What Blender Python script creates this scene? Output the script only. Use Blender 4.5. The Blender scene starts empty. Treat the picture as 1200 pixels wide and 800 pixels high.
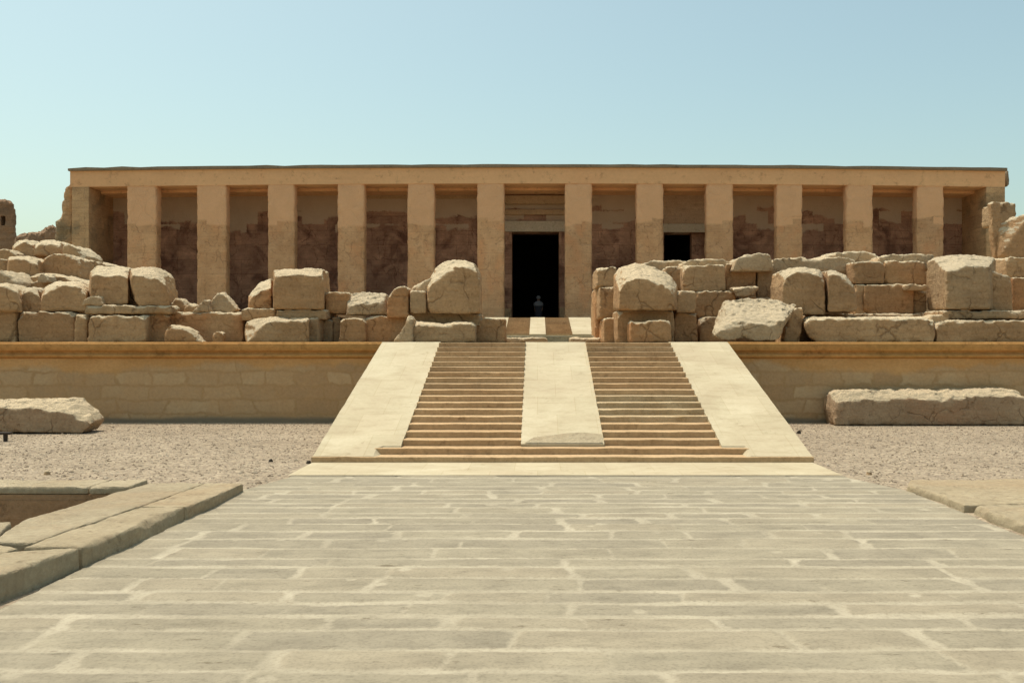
import bpy, bmesh, math, random
import numpy as np
from mathutils import Vector, noise

R = math.radians
F = 1100.0            # focal length in photo pixels (1200 wide)
CX, CY, EYE = 630.0, 405.0, 1.7
sc = bpy.context.scene
COL = sc.collection

# ---------------------------------------------------------------- camera
cam_d = bpy.data.cameras.new('camera')
cam = bpy.data.objects.new('camera', cam_d); COL.objects.link(cam)
cam.location = (0, 0, EYE); cam.rotation_euler = (R(90), 0, 0)
cam_d.sensor_width = 36; cam_d.lens = 36 * F / 1200
cam_d.shift_x = -(CX - 600) / 1200; cam_d.shift_y = (CY - 400) / 1200
cam_d.clip_start = 0.1; cam_d.clip_end = 6000
sc.camera = cam
# ---------------------------------------------------------------- light
SUN_EL, SUN_AZ = 71.0, 55.0          # azimuth measured from +Y (view direction) towards -X (left)
sv = Vector((-math.sin(R(SUN_AZ)) * math.cos(R(SUN_EL)), math.cos(R(SUN_AZ)) * math.cos(R(SUN_EL)), math.sin(R(SUN_EL))))
sd = bpy.data.lights.new('sun', 'SUN'); sd.energy = 3.2; sd.angle = R(0.6); sd.color = (1.0, 0.925, 0.83)
so = bpy.data.objects.new('sun', sd); COL.objects.link(so)
so.rotation_euler = (-sv).to_track_quat('-Z', 'Y').to_euler()
w = bpy.data.worlds.new('World'); sc.world = w; w.use_nodes = True
nt = w.node_tree; nt.nodes.clear()
sky = nt.nodes.new('ShaderNodeTexSky'); sky.sky_type = 'NISHITA'; sky.sun_disc = False
sky.sun_elevation = R(SUN_EL); sky.sun_rotation = R(-SUN_AZ)
sky.air_density = 1.0; sky.dust_density = 3.2; sky.ozone_density = 0.8; sky.altitude = 0
tint = nt.nodes.new('ShaderNodeMix'); tint.data_type = 'RGBA'; tint.blend_type = 'MULTIPLY'
tint.inputs[0].default_value = 1.0; tint.inputs[7].default_value = (1.16, 1.235, 0.96, 1)
bg = nt.nodes.new('ShaderNodeBackground'); bg.inputs[1].default_value = 0.14
wo = nt.nodes.new('ShaderNodeOutputWorld')
nt.links.new(sky.outputs[0], tint.inputs[6]); nt.links.new(tint.outputs[2], bg.inputs[0]); nt.links.new(bg.outputs[0], wo.inputs[0])
sc.view_settings.view_transform = 'Standard'; sc.view_settings.look = 'None'
sc.view_settings.gamma = 1; sc.view_settings.exposure = 0.22
try: sc.view_settings.use_curve_mapping = False
except Exception: pass
sc.render.engine = 'CYCLES'
sc.cycles.diffuse_bounces = 6

# ---------------------------------------------------------------- materials
def ramp_node(N, L, src, stops):
    r = N.new('ShaderNodeValToRGB'); L.new(src, r.inputs[0])
    e = r.color_ramp.elements
    e[0].position = stops[0][0]; e[0].color = (*stops[0][1], 1)
    e[1].position = stops[-1][0]; e[1].color = (*stops[-1][1], 1)
    for p, c in stops[1:-1]:
        k = e.new(p); k.color = (*c, 1)
    return r.outputs[0]
def noise_node(N, L, vec, scale, detail=6, rough=0.6, dist=0.0):
    n = N.new('ShaderNodeTexNoise'); n.inputs['Scale'].default_value = scale
    n.inputs['Detail'].default_value = detail; n.inputs['Roughness'].default_value = rough
    n.inputs['Distortion'].default_value = dist
    L.new(vec, n.inputs['Vector']); return n.outputs['Fac']
def mix(N, L, fac, a, b, mode='MIX'):
    m = N.new('ShaderNodeMix'); m.data_type = 'RGBA'; m.blend_type = mode
    for i, v in ((0, fac), (6, a), (7, b)):
        if isinstance(v, (int, float)): m.inputs[i].default_value = v
        elif isinstance(v, tuple): m.inputs[i].default_value = (*v, 1)
        else: L.new(v, m.inputs[i])
    return m.outputs[2]
def mth(N, L, op, a, b=0.0, c=None):
    m = N.new('ShaderNodeMath'); m.operation = op
    for i, v in enumerate((a, b) if c is None else (a, b, c)):
        if isinstance(v, (int, float)): m.inputs[i].default_value = v
        else: L.new(v, m.inputs[i])
    return m.outputs[0]
def vscale(N, L, vec, s):
    m = N.new('ShaderNodeMapping'); m.inputs['Scale'].default_value = s; L.new(vec, m.inputs['Vector']); return m.outputs[0]
def base(name, rough=0.92):
    m = bpy.data.materials.new(name); m.use_nodes = True
    N, L = m.node_tree.nodes, m.node_tree.links
    b = N['Principled BSDF']; b.inputs['Roughness'].default_value = rough
    b.inputs['Specular IOR Level'].default_value = 0.2
    g = N.new('ShaderNodeNewGeometry')
    return m, N, L, b, g.outputs['Position']
def bump(N, L, b, h, strength=0.5, dist=0.02):
    k = N.new('ShaderNodeBump'); k.inputs['Strength'].default_value = strength; k.inputs['Distance'].default_value = dist
    L.new(h, k.inputs['Height']); L.new(k.outputs[0], b.inputs['Normal'])

def stone(name, dark, lit, accent=None, sc_=1.0, strata=0.25, bd=0.05, vary=0.18, course=None, top=None, gr=0.6, pale_top=None, carve=None):
    """weathered stone: broad blotches, strata, pits, per-object variation; accent = second hue in patches"""
    m, N, L, b, pos = base(name)
    n1 = noise_node(N, L, pos, 0.9 * sc_, 8, 0.62, 0.4)
    c = ramp_node(N, L, n1, [(0.28, dark), (0.72, lit)])
    if accent:
        n2 = noise_node(N, L, pos, 0.55 * sc_, 5, 0.55, 0.8)
        c = mix(N, L, ramp_node(N, L, n2, [(0.5, (0, 0, 0)), (0.66, (1, 1, 1))]), c, accent)
    st = noise_node(N, L, vscale(N, L, pos, (0.5, 0.5, 5.0)), 1.6 * sc_, 6, 0.6, 0.3)
    c = mix(N, L, strata, c, ramp_node(N, L, st, [(0.35, (0.35, 0.35, 0.35)), (0.65, (1, 1, 1))]), 'MULTIPLY')
    fine = noise_node(N, L, pos, 14 * sc_, 8, 0.7)
    c = mix(N, L, gr, c, ramp_node(N, L, fine, [(0.3, (0.55, 0.52, 0.48)), (0.65, (1, 1, 1))]), 'MULTIPLY')
    pit = noise_node(N, L, pos, 5 * sc_, 10, 0.75)
    c = mix(N, L, 0.55, c, ramp_node(N, L, pit, [(0.34, (0.35, 0.3, 0.25)), (0.45, (1, 1, 1))]), 'MULTIPLY')
    cl = None
    if carve:                        # thin broken lines: cracks in the rough stones, worn carving on the dressed ones
        vs, stretch, stren = carve
        wp = N.new('ShaderNodeTexNoise'); wp.inputs['Scale'].default_value = vs * 1.3; wp.inputs['Detail'].default_value = 4; L.new(pos, wp.inputs['Vector'])
        wm = N.new('ShaderNodeVectorMath'); wm.operation = 'MULTIPLY_ADD'; L.new(wp.outputs['Color'], wm.inputs[0]); wm.inputs[1].default_value = (1 / vs,) * 3; L.new(pos, wm.inputs[2])
        vo = N.new('ShaderNodeTexVoronoi'); vo.feature = 'DISTANCE_TO_EDGE'; vo.inputs['Scale'].default_value = vs; L.new(vscale(N, L, wm.outputs[0], (1, 1, stretch)), vo.inputs['Vector'])
        ln = ramp_node(N, L, vo.outputs['Distance'], [(0.0, (1, 1, 1)), (0.035, (0, 0, 0))])
        ln = mix(N, L, 1.0, ln, ramp_node(N, L, noise_node(N, L, pos, vs * 0.8, 3), [(0.47, (0, 0, 0)), (0.56, (1, 1, 1))]), 'MULTIPLY')
        c = mix(N, L, mth(N, L, 'MULTIPLY', ln, stren), c, mix(N, L, 1.0, c, (0.3, 0.25, 0.2), 'MULTIPLY'))
        cl = ln
    if pale_top:                        # paler on upward faces: bleached stone plus sunlight put into the colour (mesh attribute)
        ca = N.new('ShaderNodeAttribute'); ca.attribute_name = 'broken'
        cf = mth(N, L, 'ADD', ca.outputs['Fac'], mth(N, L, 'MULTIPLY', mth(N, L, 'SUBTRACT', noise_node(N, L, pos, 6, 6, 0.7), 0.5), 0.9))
        cr = mix(N, L, 0.5, pale_top, ramp_node(N, L, fine, [(0.3, (0.55, 0.53, 0.5)), (0.65, (1, 1, 1))]), 'MULTIPLY')
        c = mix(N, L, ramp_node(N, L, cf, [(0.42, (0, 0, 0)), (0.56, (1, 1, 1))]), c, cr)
    if vary:
        oi = N.new('ShaderNodeObjectInfo')
        c = mix(N, L, 1.0, c, ramp_node(N, L, oi.outputs['Random'], [(0, (1 - vary, 1 - vary, 1 - vary)), (0.5, (1, 0.97, 0.93)), (1, (1 + vary * .6, 1 + vary * .6, 1 + vary * .5))]), 'MULTIPLY')
    h = mth(N, L, 'ADD', fine, mth(N, L, 'MULTIPLY', pit, 1.6))
    h = mth(N, L, 'ADD', h, mth(N, L, 'MULTIPLY', st, 0.9))
    if course:                       # masonry joints (x, z)
        sx, sz, stren = course
        cb = N.new('ShaderNodeSeparateXYZ'); L.new(pos, cb.inputs[0])
        wob = noise_node(N, L, pos, 0.8, 3, 0.5)
        xx = mth(N, L, 'ADD', cb.outputs[0], mth(N, L, 'MULTIPLY', cb.outputs[1], 0.9))
        cc = N.new('ShaderNodeCombineXYZ'); L.new(mth(N, L, 'ADD', xx, mth(N, L, 'MULTIPLY', wob, 0.25)), cc.inputs[0]); L.new(mth(N, L, 'ADD', cb.outputs[2], mth(N, L, 'MULTIPLY', wob, 0.12)), cc.inputs[1])
        br = N.new('ShaderNodeTexBrick'); br.inputs['Scale'].default_value = 1.0
        br.inputs['Brick Width'].default_value = sx; br.inputs['Row Height'].default_value = sz
        br.inputs['Mortar Size'].default_value = 0.016; br.inputs['Mortar Smooth'].default_value = 0.6
        br.inputs['Color1'].default_value = (1, 1, 1, 1); br.inputs['Color2'].default_value = (0.72, 0.72, 0.74, 1)
        br.inputs['Mortar'].default_value = (0.45, 0.4, 0.36, 1); br.offset = 0.37
        L.new(cc.outputs[0], br.inputs['Vector'])
        c = mix(N, L, stren, c, br.outputs['Color'], 'MULTIPLY')
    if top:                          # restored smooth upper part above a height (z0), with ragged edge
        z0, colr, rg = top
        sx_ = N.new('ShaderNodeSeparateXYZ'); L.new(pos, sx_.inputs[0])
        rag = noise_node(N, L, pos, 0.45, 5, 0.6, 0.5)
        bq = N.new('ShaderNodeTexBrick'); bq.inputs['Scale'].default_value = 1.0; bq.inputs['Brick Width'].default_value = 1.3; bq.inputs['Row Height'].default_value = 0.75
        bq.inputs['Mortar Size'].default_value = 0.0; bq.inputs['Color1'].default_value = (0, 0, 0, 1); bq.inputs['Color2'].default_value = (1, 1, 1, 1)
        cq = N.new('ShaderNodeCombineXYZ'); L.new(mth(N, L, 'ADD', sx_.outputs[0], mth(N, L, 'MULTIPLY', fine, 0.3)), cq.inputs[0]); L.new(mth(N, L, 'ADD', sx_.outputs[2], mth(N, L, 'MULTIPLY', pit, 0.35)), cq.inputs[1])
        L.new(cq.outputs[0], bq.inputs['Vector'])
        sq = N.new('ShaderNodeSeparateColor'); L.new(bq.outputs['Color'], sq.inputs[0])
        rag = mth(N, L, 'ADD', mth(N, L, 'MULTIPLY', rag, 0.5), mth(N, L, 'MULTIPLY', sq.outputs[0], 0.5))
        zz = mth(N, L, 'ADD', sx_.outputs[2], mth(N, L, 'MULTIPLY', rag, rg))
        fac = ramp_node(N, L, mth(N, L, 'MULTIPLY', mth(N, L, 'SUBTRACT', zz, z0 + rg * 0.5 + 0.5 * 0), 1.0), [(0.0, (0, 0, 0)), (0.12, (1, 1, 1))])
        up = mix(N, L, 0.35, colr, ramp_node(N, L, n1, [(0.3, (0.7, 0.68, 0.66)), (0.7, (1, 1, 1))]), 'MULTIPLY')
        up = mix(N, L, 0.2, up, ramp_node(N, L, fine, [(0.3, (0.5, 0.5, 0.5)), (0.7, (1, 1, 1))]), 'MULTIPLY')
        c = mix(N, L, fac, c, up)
    if cl is not None: h = mth(N, L, 'SUBTRACT', h, mth(N, L, 'MULTIPLY', cl, 0.8))
    L.new(c, b.inputs['Base Color'])
    bump(N, L, b, h, 0.6, bd)
    return m

M = {}
M['tan'] = stone('tan_sandstone', (0.420, 0.252, 0.129), (0.608, 0.399, 0.220), accent=(0.519, 0.309, 0.157), vary=0.12, pale_top=(0.56, 0.455, 0.31), carve=(0.9, 0.7, 0.6))
M['orange'] = stone('orange_sandstone', (0.430, 0.244, 0.118), (0.591, 0.358, 0.184), accent=(0.537, 0.276, 0.125), vary=0.12, pale_top=(0.56, 0.455, 0.31), carve=(1.0, 0.7, 0.6))
M['grey'] = stone('grey_limestone', (0.412, 0.269, 0.149), (0.591, 0.407, 0.235), accent=(0.483, 0.301, 0.157), vary=0.12, pale_top=(0.56, 0.455, 0.31), carve=(1.1, 0.7, 0.6))
M['pale'] = stone('pale_limestone', (0.478, 0.335, 0.198), (0.651, 0.485, 0.311), accent=(0.536, 0.362, 0.207), strata=0.1, vary=0.1, pale_top=(0.56, 0.455, 0.31), carve=(1.6, 0.8, 0.6))
M['pillar'] = stone('pillar_stone', (0.588, 0.336, 0.170), (0.818, 0.509, 0.285), accent=(0.734, 0.391, 0.196), sc_=1.3, strata=0.15, vary=0.12, course=(2.6, 1.15, 0.3), top=(8.5, (0.811, 0.475, 0.257), 1.3), gr=0.35, carve=(1.5, 0.6, 0.35))
M['facade'] = stone('restored_facade', (0.726, 0.420, 0.211), (0.827, 0.489, 0.250), accent=(0.787, 0.437, 0.219), sc_=0.35, strata=0.1, bd=0.01, vary=0, gr=0.2)
M['roof_edge'] = stone('roof_edge_concrete', (0.26, 0.20, 0.13), (0.36, 0.28, 0.19), vary=0)
M['sidewall'] = stone('side_wall_stone', (0.560, 0.350, 0.184), (0.784, 0.520, 0.285), accent=(0.336, 0.250, 0.147), course=(1.6, 0.7, 0.5), vary=0.05)
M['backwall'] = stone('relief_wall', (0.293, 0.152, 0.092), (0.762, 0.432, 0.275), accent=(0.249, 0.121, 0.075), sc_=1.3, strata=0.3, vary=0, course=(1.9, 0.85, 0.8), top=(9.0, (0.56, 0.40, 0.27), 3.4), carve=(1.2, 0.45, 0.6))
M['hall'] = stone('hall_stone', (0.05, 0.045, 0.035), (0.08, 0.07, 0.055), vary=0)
M['portal'] = stone('portal_stone', (0.497, 0.412, 0.297), (0.648, 0.529, 0.378), vary=0, strata=0.1)
M['panel'] = stone('pale_wall_panel', (0.483, 0.320, 0.202), (0.621, 0.420, 0.267), vary=0)
M['band'] = stone('cornice_band', (0.462, 0.300, 0.166), (0.572, 0.380, 0.221), vary=0, strata=0.1)
M['mud'] = stone('mud_brick', (0.264, 0.165, 0.100), (0.408, 0.264, 0.160), course=(1.080, 0.440, 0.400), vary=0.05)
M['kerb'] = stone('worn_kerb_limestone', (0.370, 0.299, 0.196), (0.483, 0.402, 0.274), accent=(0.414, 0.316, 0.201), sc_=1.2, strata=0.0, vary=0.05)
M['step'] = stone('step_stone', (0.456, 0.304, 0.167), (0.588, 0.415, 0.243), sc_=1.3, strata=0.0, bd=0.008, vary=0.08)
M['pit'] = stone('pit_shaded_stone', (0.374, 0.230, 0.123), (0.528, 0.330, 0.180), vary=0, strata=.3)  # shade and warm bounce light on the stone face put into this brown
M['earth'] = stone('terrace_earth', (0.34, 0.27, 0.17), (0.46, 0.37, 0.25), vary=0)
M['rampm'] = stone('pale_ramp_slab', (0.62, 0.55, 0.37), (0.76, 0.69, 0.49), accent=(0.80, 0.75, 0.55), sc_=0.9, strata=0.0, bd=0.006, vary=0.03)

def plain(name, col, rough=0.8):
    m, N, L, b, pos = base(name, rough)
    n = noise_node(N, L, pos, 20, 5)
    L.new(mix(N, L, 0.3, col, ramp_node(N, L, n, [(0.3, (0.5, 0.5, 0.5)), (0.7, (1, 1, 1))]), 'MULTIPLY'), b.inputs['Base Color'])
    return m
M['iron'] = plain('rusty_iron', (0.05, 0.035, 0.025), 0.6)
M['cloth_dark'] = plain('dark_cloth', (0.05, 0.05, 0.06))
M['cloth_pale'] = plain('pale_cloth', (0.26, 0.26, 0.27))
M['skin'] = plain('skin', (0.25, 0.15, 0.10), 0.6)
M['darkstone'] = plain('dark_pebble', (0.07, 0.055, 0.04))

# ramp slabs: paving seams across the slope, worn patches
def ramp_mat(name):
    m, N, L, b, pos = base(name, 0.85)
    n1 = noise_node(N, L, pos, 0.8, 6, 0.6, 0.6)
    c = ramp_node(N, L, n1, [(0.3, (0.44, 0.355, 0.235)), (0.5, (0.49, 0.41, 0.275)), (0.7, (0.55, 0.475, 0.33))])
    br = N.new('ShaderNodeTexBrick'); br.inputs['Scale'].default_value = 1.0
    br.inputs['Brick Width'].default_value = 0.63; br.inputs['Row Height'].default_value = 0.9; br.inputs['Mortar Size'].default_value = 0.008
    br.inputs['Mortar Smooth'].default_value = 0.8
    br.inputs['Color1'].default_value = (1, 1, 1, 1); br.inputs['Color2'].default_value = (0.90, 0.90, 0.88, 1); br.inputs['Mortar'].default_value = (0.80, 0.76, 0.68, 1)
    L.new(pos, br.inputs['Vector'])
    c = mix(N, L, 0.7, c, br.outputs['Color'], 'MULTIPLY')
    f = noise_node(N, L, pos, 18, 8, 0.7)
    c = mix(N, L, 0.3, c, ramp_node(N, L, f, [(0.3, (0.7, 0.68, 0.64)), (0.6, (1, 1, 1))]), 'MULTIPLY')
    d = noise_node(N, L, vscale(N, L, pos, (1, 3, 1)), 2.2, 8, 0.65)
    c = mix(N, L, 0.4, c, ramp_node(N, L, d, [(0.34, (0.70, 0.65, 0.58)), (0.5, (1, 1, 1))]), 'MULTIPLY')
    d2 = noise_node(N, L, pos, 3.5, 10, 0.75)
    c = mix(N, L, 0.6, c, ramp_node(N, L, d2, [(0.33, (0.6, 0.55, 0.48)), (0.40, (1, 1, 1))]), 'MULTIPLY')
    L.new(c, b.inputs['Base Color']); bump(N, L, b, f, 0.4, 0.01)
    return m
M['ramp'] = ramp_mat('pale_ramp')

def gravel_mat():
    m, N, L, b, pos = base('gravel')
    v = N.new('ShaderNodeTexVoronoi'); v.inputs['Scale'].default_value = 16; L.new(pos, v.inputs['Vector'])
    v2 = N.new('ShaderNodeTexVoronoi'); v2.inputs['Scale'].default_value = 38; L.new(pos, v2.inputs['Vector'])
    n1 = noise_node(N, L, pos, 0.5, 5)
    c = ramp_node(N, L, n1, [(0.3, (0.29, 0.228, 0.16)), (0.7, (0.38, 0.305, 0.22))])
    sep = N.new('ShaderNodeSeparateColor'); L.new(v.outputs['Color'], sep.inputs[0])
    c = mix(N, L, 0.7, c, ramp_node(N, L, sep.outputs[0], [(0, (0.65, 0.62, 0.6)), (0.5, (0.95, 0.93, 0.9)), (1, (1.25, 1.25, 1.22))]), 'MULTIPLY')
    sep2 = N.new('ShaderNodeSeparateColor'); L.new(v2.outputs['Color'], sep2.inputs[0])
    c = mix(N, L, 0.5, c, ramp_node(N, L, sep2.outputs[0], [(0, (0.5, 0.5, 0.5)), (1, (1.3, 1.3, 1.3))]), 'MULTIPLY')
    L.new(c, b.inputs['Base Color'])
    h = mth(N, L, 'SUBTRACT', 1.0, mth(N, L, 'ADD', v.outputs['Distance'], mth(N, L, 'MULTIPLY', v2.outputs['Distance'], 0.5)))
    bump(N, L, b, h, 0.8, 0.03)
    return m
M['gravel'] = gravel_mat()
def pebble_mat():
    m, N, L, b, pos = base('pebbles')
    v = N.new('ShaderNodeTexVoronoi'); v.inputs['Scale'].default_value = 12; L.new(pos, v.inputs['Vector'])
    sep = N.new('ShaderNodeSeparateColor'); L.new(v.outputs['Color'], sep.inputs[0])
    L.new(ramp_node(N, L, sep.outputs[0], [(0, (0.13, 0.095, 0.065)), (0.4, (0.29, 0.222, 0.155)), (1, (0.45, 0.37, 0.275))]), b.inputs['Base Color'])
    return m
M['pebble'] = pebble_mat()

def pave_mat():
    m, N, L, b, pos = base('worn_paving', 0.9)
    aj = N.new('ShaderNodeAttribute'); aj.attribute_name = 'joint'
    at = N.new('ShaderNodeAttribute'); at.attribute_name = 'tone'
    e = noise_node(N, L, pos, 22, 6, 0.7)
    e2 = noise_node(N, L, pos, 5, 4, 0.6)
    d = mth(N, L, 'ADD', aj.outputs['Fac'], mth(N, L, 'MULTIPLY', mth(N, L, 'SUBTRACT', e, 0.5), 0.055))
    d = mth(N, L, 'ADD', d, mth(N, L, 'MULTIPLY', mth(N, L, 'SUBTRACT', e2, 0.5), 0.09))
    mask = ramp_node(N, L, mth(N, L, 'ADD', mth(N, L, 'MULTIPLY', d, 6.5), 0.5), [(0.42, (1, 1, 1)), (0.62, (0, 0, 0))])
    n1 = noise_node(N, L, pos, 1.6, 8, 0.65, 0.5)
    slab = ramp_node(N, L, n1, [(0.3, (0.262, 0.224, 0.162)), (0.7, (0.338, 0.292, 0.212))])
    slab = mix(N, L, 1.0, slab, ramp_node(N, L, at.outputs['Fac'], [(0, (0.92, 0.92, 0.92)), (0.5, (1, 1, 0.98)), (1, (1.07, 1.05, 1.02))]), 'MULTIPLY')
    st = noise_node(N, L, vscale(N, L, pos, (1.0, 2.6, 1)), 2.6, 9, 0.7)
    slab = mix(N, L, 0.5, slab, ramp_node(N, L, st, [(0.33, (0.60, 0.60, 0.60)), (0.55, (1, 1, 1))]), 'MULTIPLY')
    mort = ramp_node(N, L, noise_node(N, L, pos, 2.5, 5), [(0.35, (0.35, 0.302, 0.218)), (0.65, (0.45, 0.39, 0.288))])
    wearn = ramp_node(N, L, noise_node(N, L, pos, 0.9, 4), [(0.3, (0.3, 0.3, 0.3)), (0.6, (1, 1, 1))])
    mask = mix(N, L, 1.0, mask, wearn, 'MULTIPLY')
    c = mix(N, L, mask, slab, mort)
    pk = noise_node(N, L, pos, 45, 4, 0.6)
    c = mix(N, L, 0.5, c, ramp_node(N, L, pk, [(0.32, (0.6, 0.58, 0.56)), (0.52, (1, 1, 1))]), 'MULTIPLY')
    sc2 = noise_node(N, L, vscale(N, L, pos, (1, 2.4, 1)), 3.2, 9, 0.7)
    c = mix(N, L, 0.8, c, ramp_node(N, L, sc2, [(0.32, (0.45, 0.41, 0.36)), (0.385, (1, 1, 1))]), 'MULTIPLY')
    L.new(c, b.inputs['Base Color'])
    h = mth(N, L, 'ADD', mth(N, L, 'MULTIPLY', pk, 0.3), mth(N, L, 'ADD', mth(N, L, 'MULTIPLY', e, 0.5), st))
    bump(N, L, b, h, 0.5, 0.012)
    return m
M['pave'] = pave_mat()

def wall_mat():
    """retaining wall: orange plaster at the top, old stones showing through lower down"""
    m, N, L, b, pos = base('plastered_masonry')
    s = N.new('ShaderNodeSeparateXYZ'); L.new(pos, s.inputs[0])
    w1 = noise_node(N, L, pos, 0.9, 4, 0.5); w2 = noise_node(N, L, pos, 2.3, 4, 0.6)
    cc = N.new('ShaderNodeCombineXYZ')
    L.new(mth(N, L, 'ADD', s.outputs[0], mth(N, L, 'MULTIPLY', w1, 1.2)), cc.inputs[0])
    L.new(mth(N, L, 'ADD', s.outputs[2], mth(N, L, 'MULTIPLY', w2, 0.22)), cc.inputs[1])
    br = N.new('ShaderNodeTexBrick'); br.inputs['Scale'].default_value = 1.0
    br.inputs['Brick Width'].default_value = 0.95; br.inputs['Row Height'].default_value = 0.31; br.inputs['Mortar Size'].default_value = 0.05
    br.inputs['Mortar Smooth'].default_value = 0.9; br.offset = 0.4; br.squash = 0.7; br.squash_frequency = 3
    br.inputs['Color1'].default_value = (0.47, 0.30, 0.155, 1); br.inputs['Color2'].default_value = (0.60, 0.42, 0.24, 1); br.inputs['Mortar'].default_value = (0.46, 0.29, 0.14, 1)
    L.new(cc.outputs[0], br.inputs['Vector'])
    pl = ramp_node(N, L, noise_node(N, L, vscale(N, L, pos, (0.6, 1, 2)), 1.1, 6, 0.6), [(0.3, (0.54, 0.285, 0.10)), (0.7, (0.68, 0.39, 0.165))])
    low = mix(N, L, ramp_node(N, L, noise_node(N, L, pos, 1.3, 5, 0.6), [(0.40, (0, 0, 0)), (0.58, (1, 1, 1))]), br.outputs['Color'], mix(N, L, 0.55, br.outputs['Color'], (0.54, 0.33, 0.16)))
    edge = mth(N, L, 'ADD', s.outputs[2], mth(N, L, 'MULTIPLY', noise_node(N, L, vscale(N, L, pos, (1, 1, 0.4)), 0.7, 5, 0.6), 0.9))
    fac = ramp_node(N, L, mth(N, L, 'SUBTRACT', edge, 1.22), [(0.40, (0, 0, 0)), (0.52, (1, 1, 1))])
    c = mix(N, L, fac, low, pl)
    f = noise_node(N, L, pos, 16, 8, 0.7)
    c = mix(N, L, 0.4, c, ramp_node(N, L, f, [(0.3, (0.6, 0.58, 0.55)), (0.65, (1, 1, 1))]), 'MULTIPLY')
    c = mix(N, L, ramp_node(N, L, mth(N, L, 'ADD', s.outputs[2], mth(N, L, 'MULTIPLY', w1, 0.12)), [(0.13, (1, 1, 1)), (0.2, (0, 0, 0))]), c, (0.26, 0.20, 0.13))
    L.new(c, b.inputs['Base Color'])
    h = mth(N, L, 'ADD', f, mth(N, L, 'MULTIPLY', noise_node(N, L, pos, 3, 6, 0.6), 2.0))
    bump(N, L, b, h, 0.6, 0.03)
    return m
M['retaining'] = wall_mat()
M['coping'] = stone('orange_coping', (0.577, 0.270, 0.081), (0.670, 0.360, 0.126), accent=(0.577, 0.306, 0.099), sc_=0.6, strata=0.25, bd=0.01, vary=0)

# ---------------------------------------------------------------- helpers
def P(px, py, Y):
    return Vector(((px - CX) * Y / F, Y, EYE + (CY - py) * Y / F))
def tag(o, label=None, cat=None, group=None, kind=None):
    if label: o['label'] = label
    if cat: o['category'] = cat
    if group: o['group'] = group
    if kind: o['kind'] = kind
    return o
def link(name, me, mat, parent=None, smooth=False):
    o = bpy.data.objects.new(name, me); COL.objects.link(o)
    if mat: me.materials.append(M[mat] if isinstance(mat, str) else mat)
    if parent: o.parent = parent
    if smooth: me.polygons.foreach_set('use_smooth', [True] * len(me.polygons))
    return o
def empty(name, loc):
    o = bpy.data.objects.new(name, None); COL.objects.link(o); o.location = loc; o.empty_display_size = 0.3
    bpy.context.view_layer.update(); return o
def child(o, parent):
    o.parent = parent; o.matrix_parent_inverse = parent.matrix_world.inverted(); return o
def box_bm(bm, x0, x1, y0, y1, z0, z1):
    vs = [bm.verts.new(p) for p in ((x0, y0, z0), (x1, y0, z0), (x1, y1, z0), (x0, y1, z0), (x0, y0, z1), (x1, y0, z1), (x1, y1, z1), (x0, y1, z1))]
    for f in ((0, 3, 2, 1), (4, 5, 6, 7), (0, 1, 5, 4), (1, 2, 6, 5), (2, 3, 7, 6), (3, 0, 4, 7)): bm.faces.new([vs[i] for i in f])
def boxes(name, lst, mat, bevel=0.0, parent=None):
    bm = bmesh.new()
    for b in lst: box_bm(bm, *b)
    if bevel: bmesh.ops.bevel(bm, geom=bm.edges[:], offset=bevel, segments=2, affect='EDGES', profile=0.6)
    me = bpy.data.meshes.new(name); bm.to_mesh(me); bm.free()
    o = link(name, me, mat)
    if parent: child(o, parent)
    return o

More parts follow.
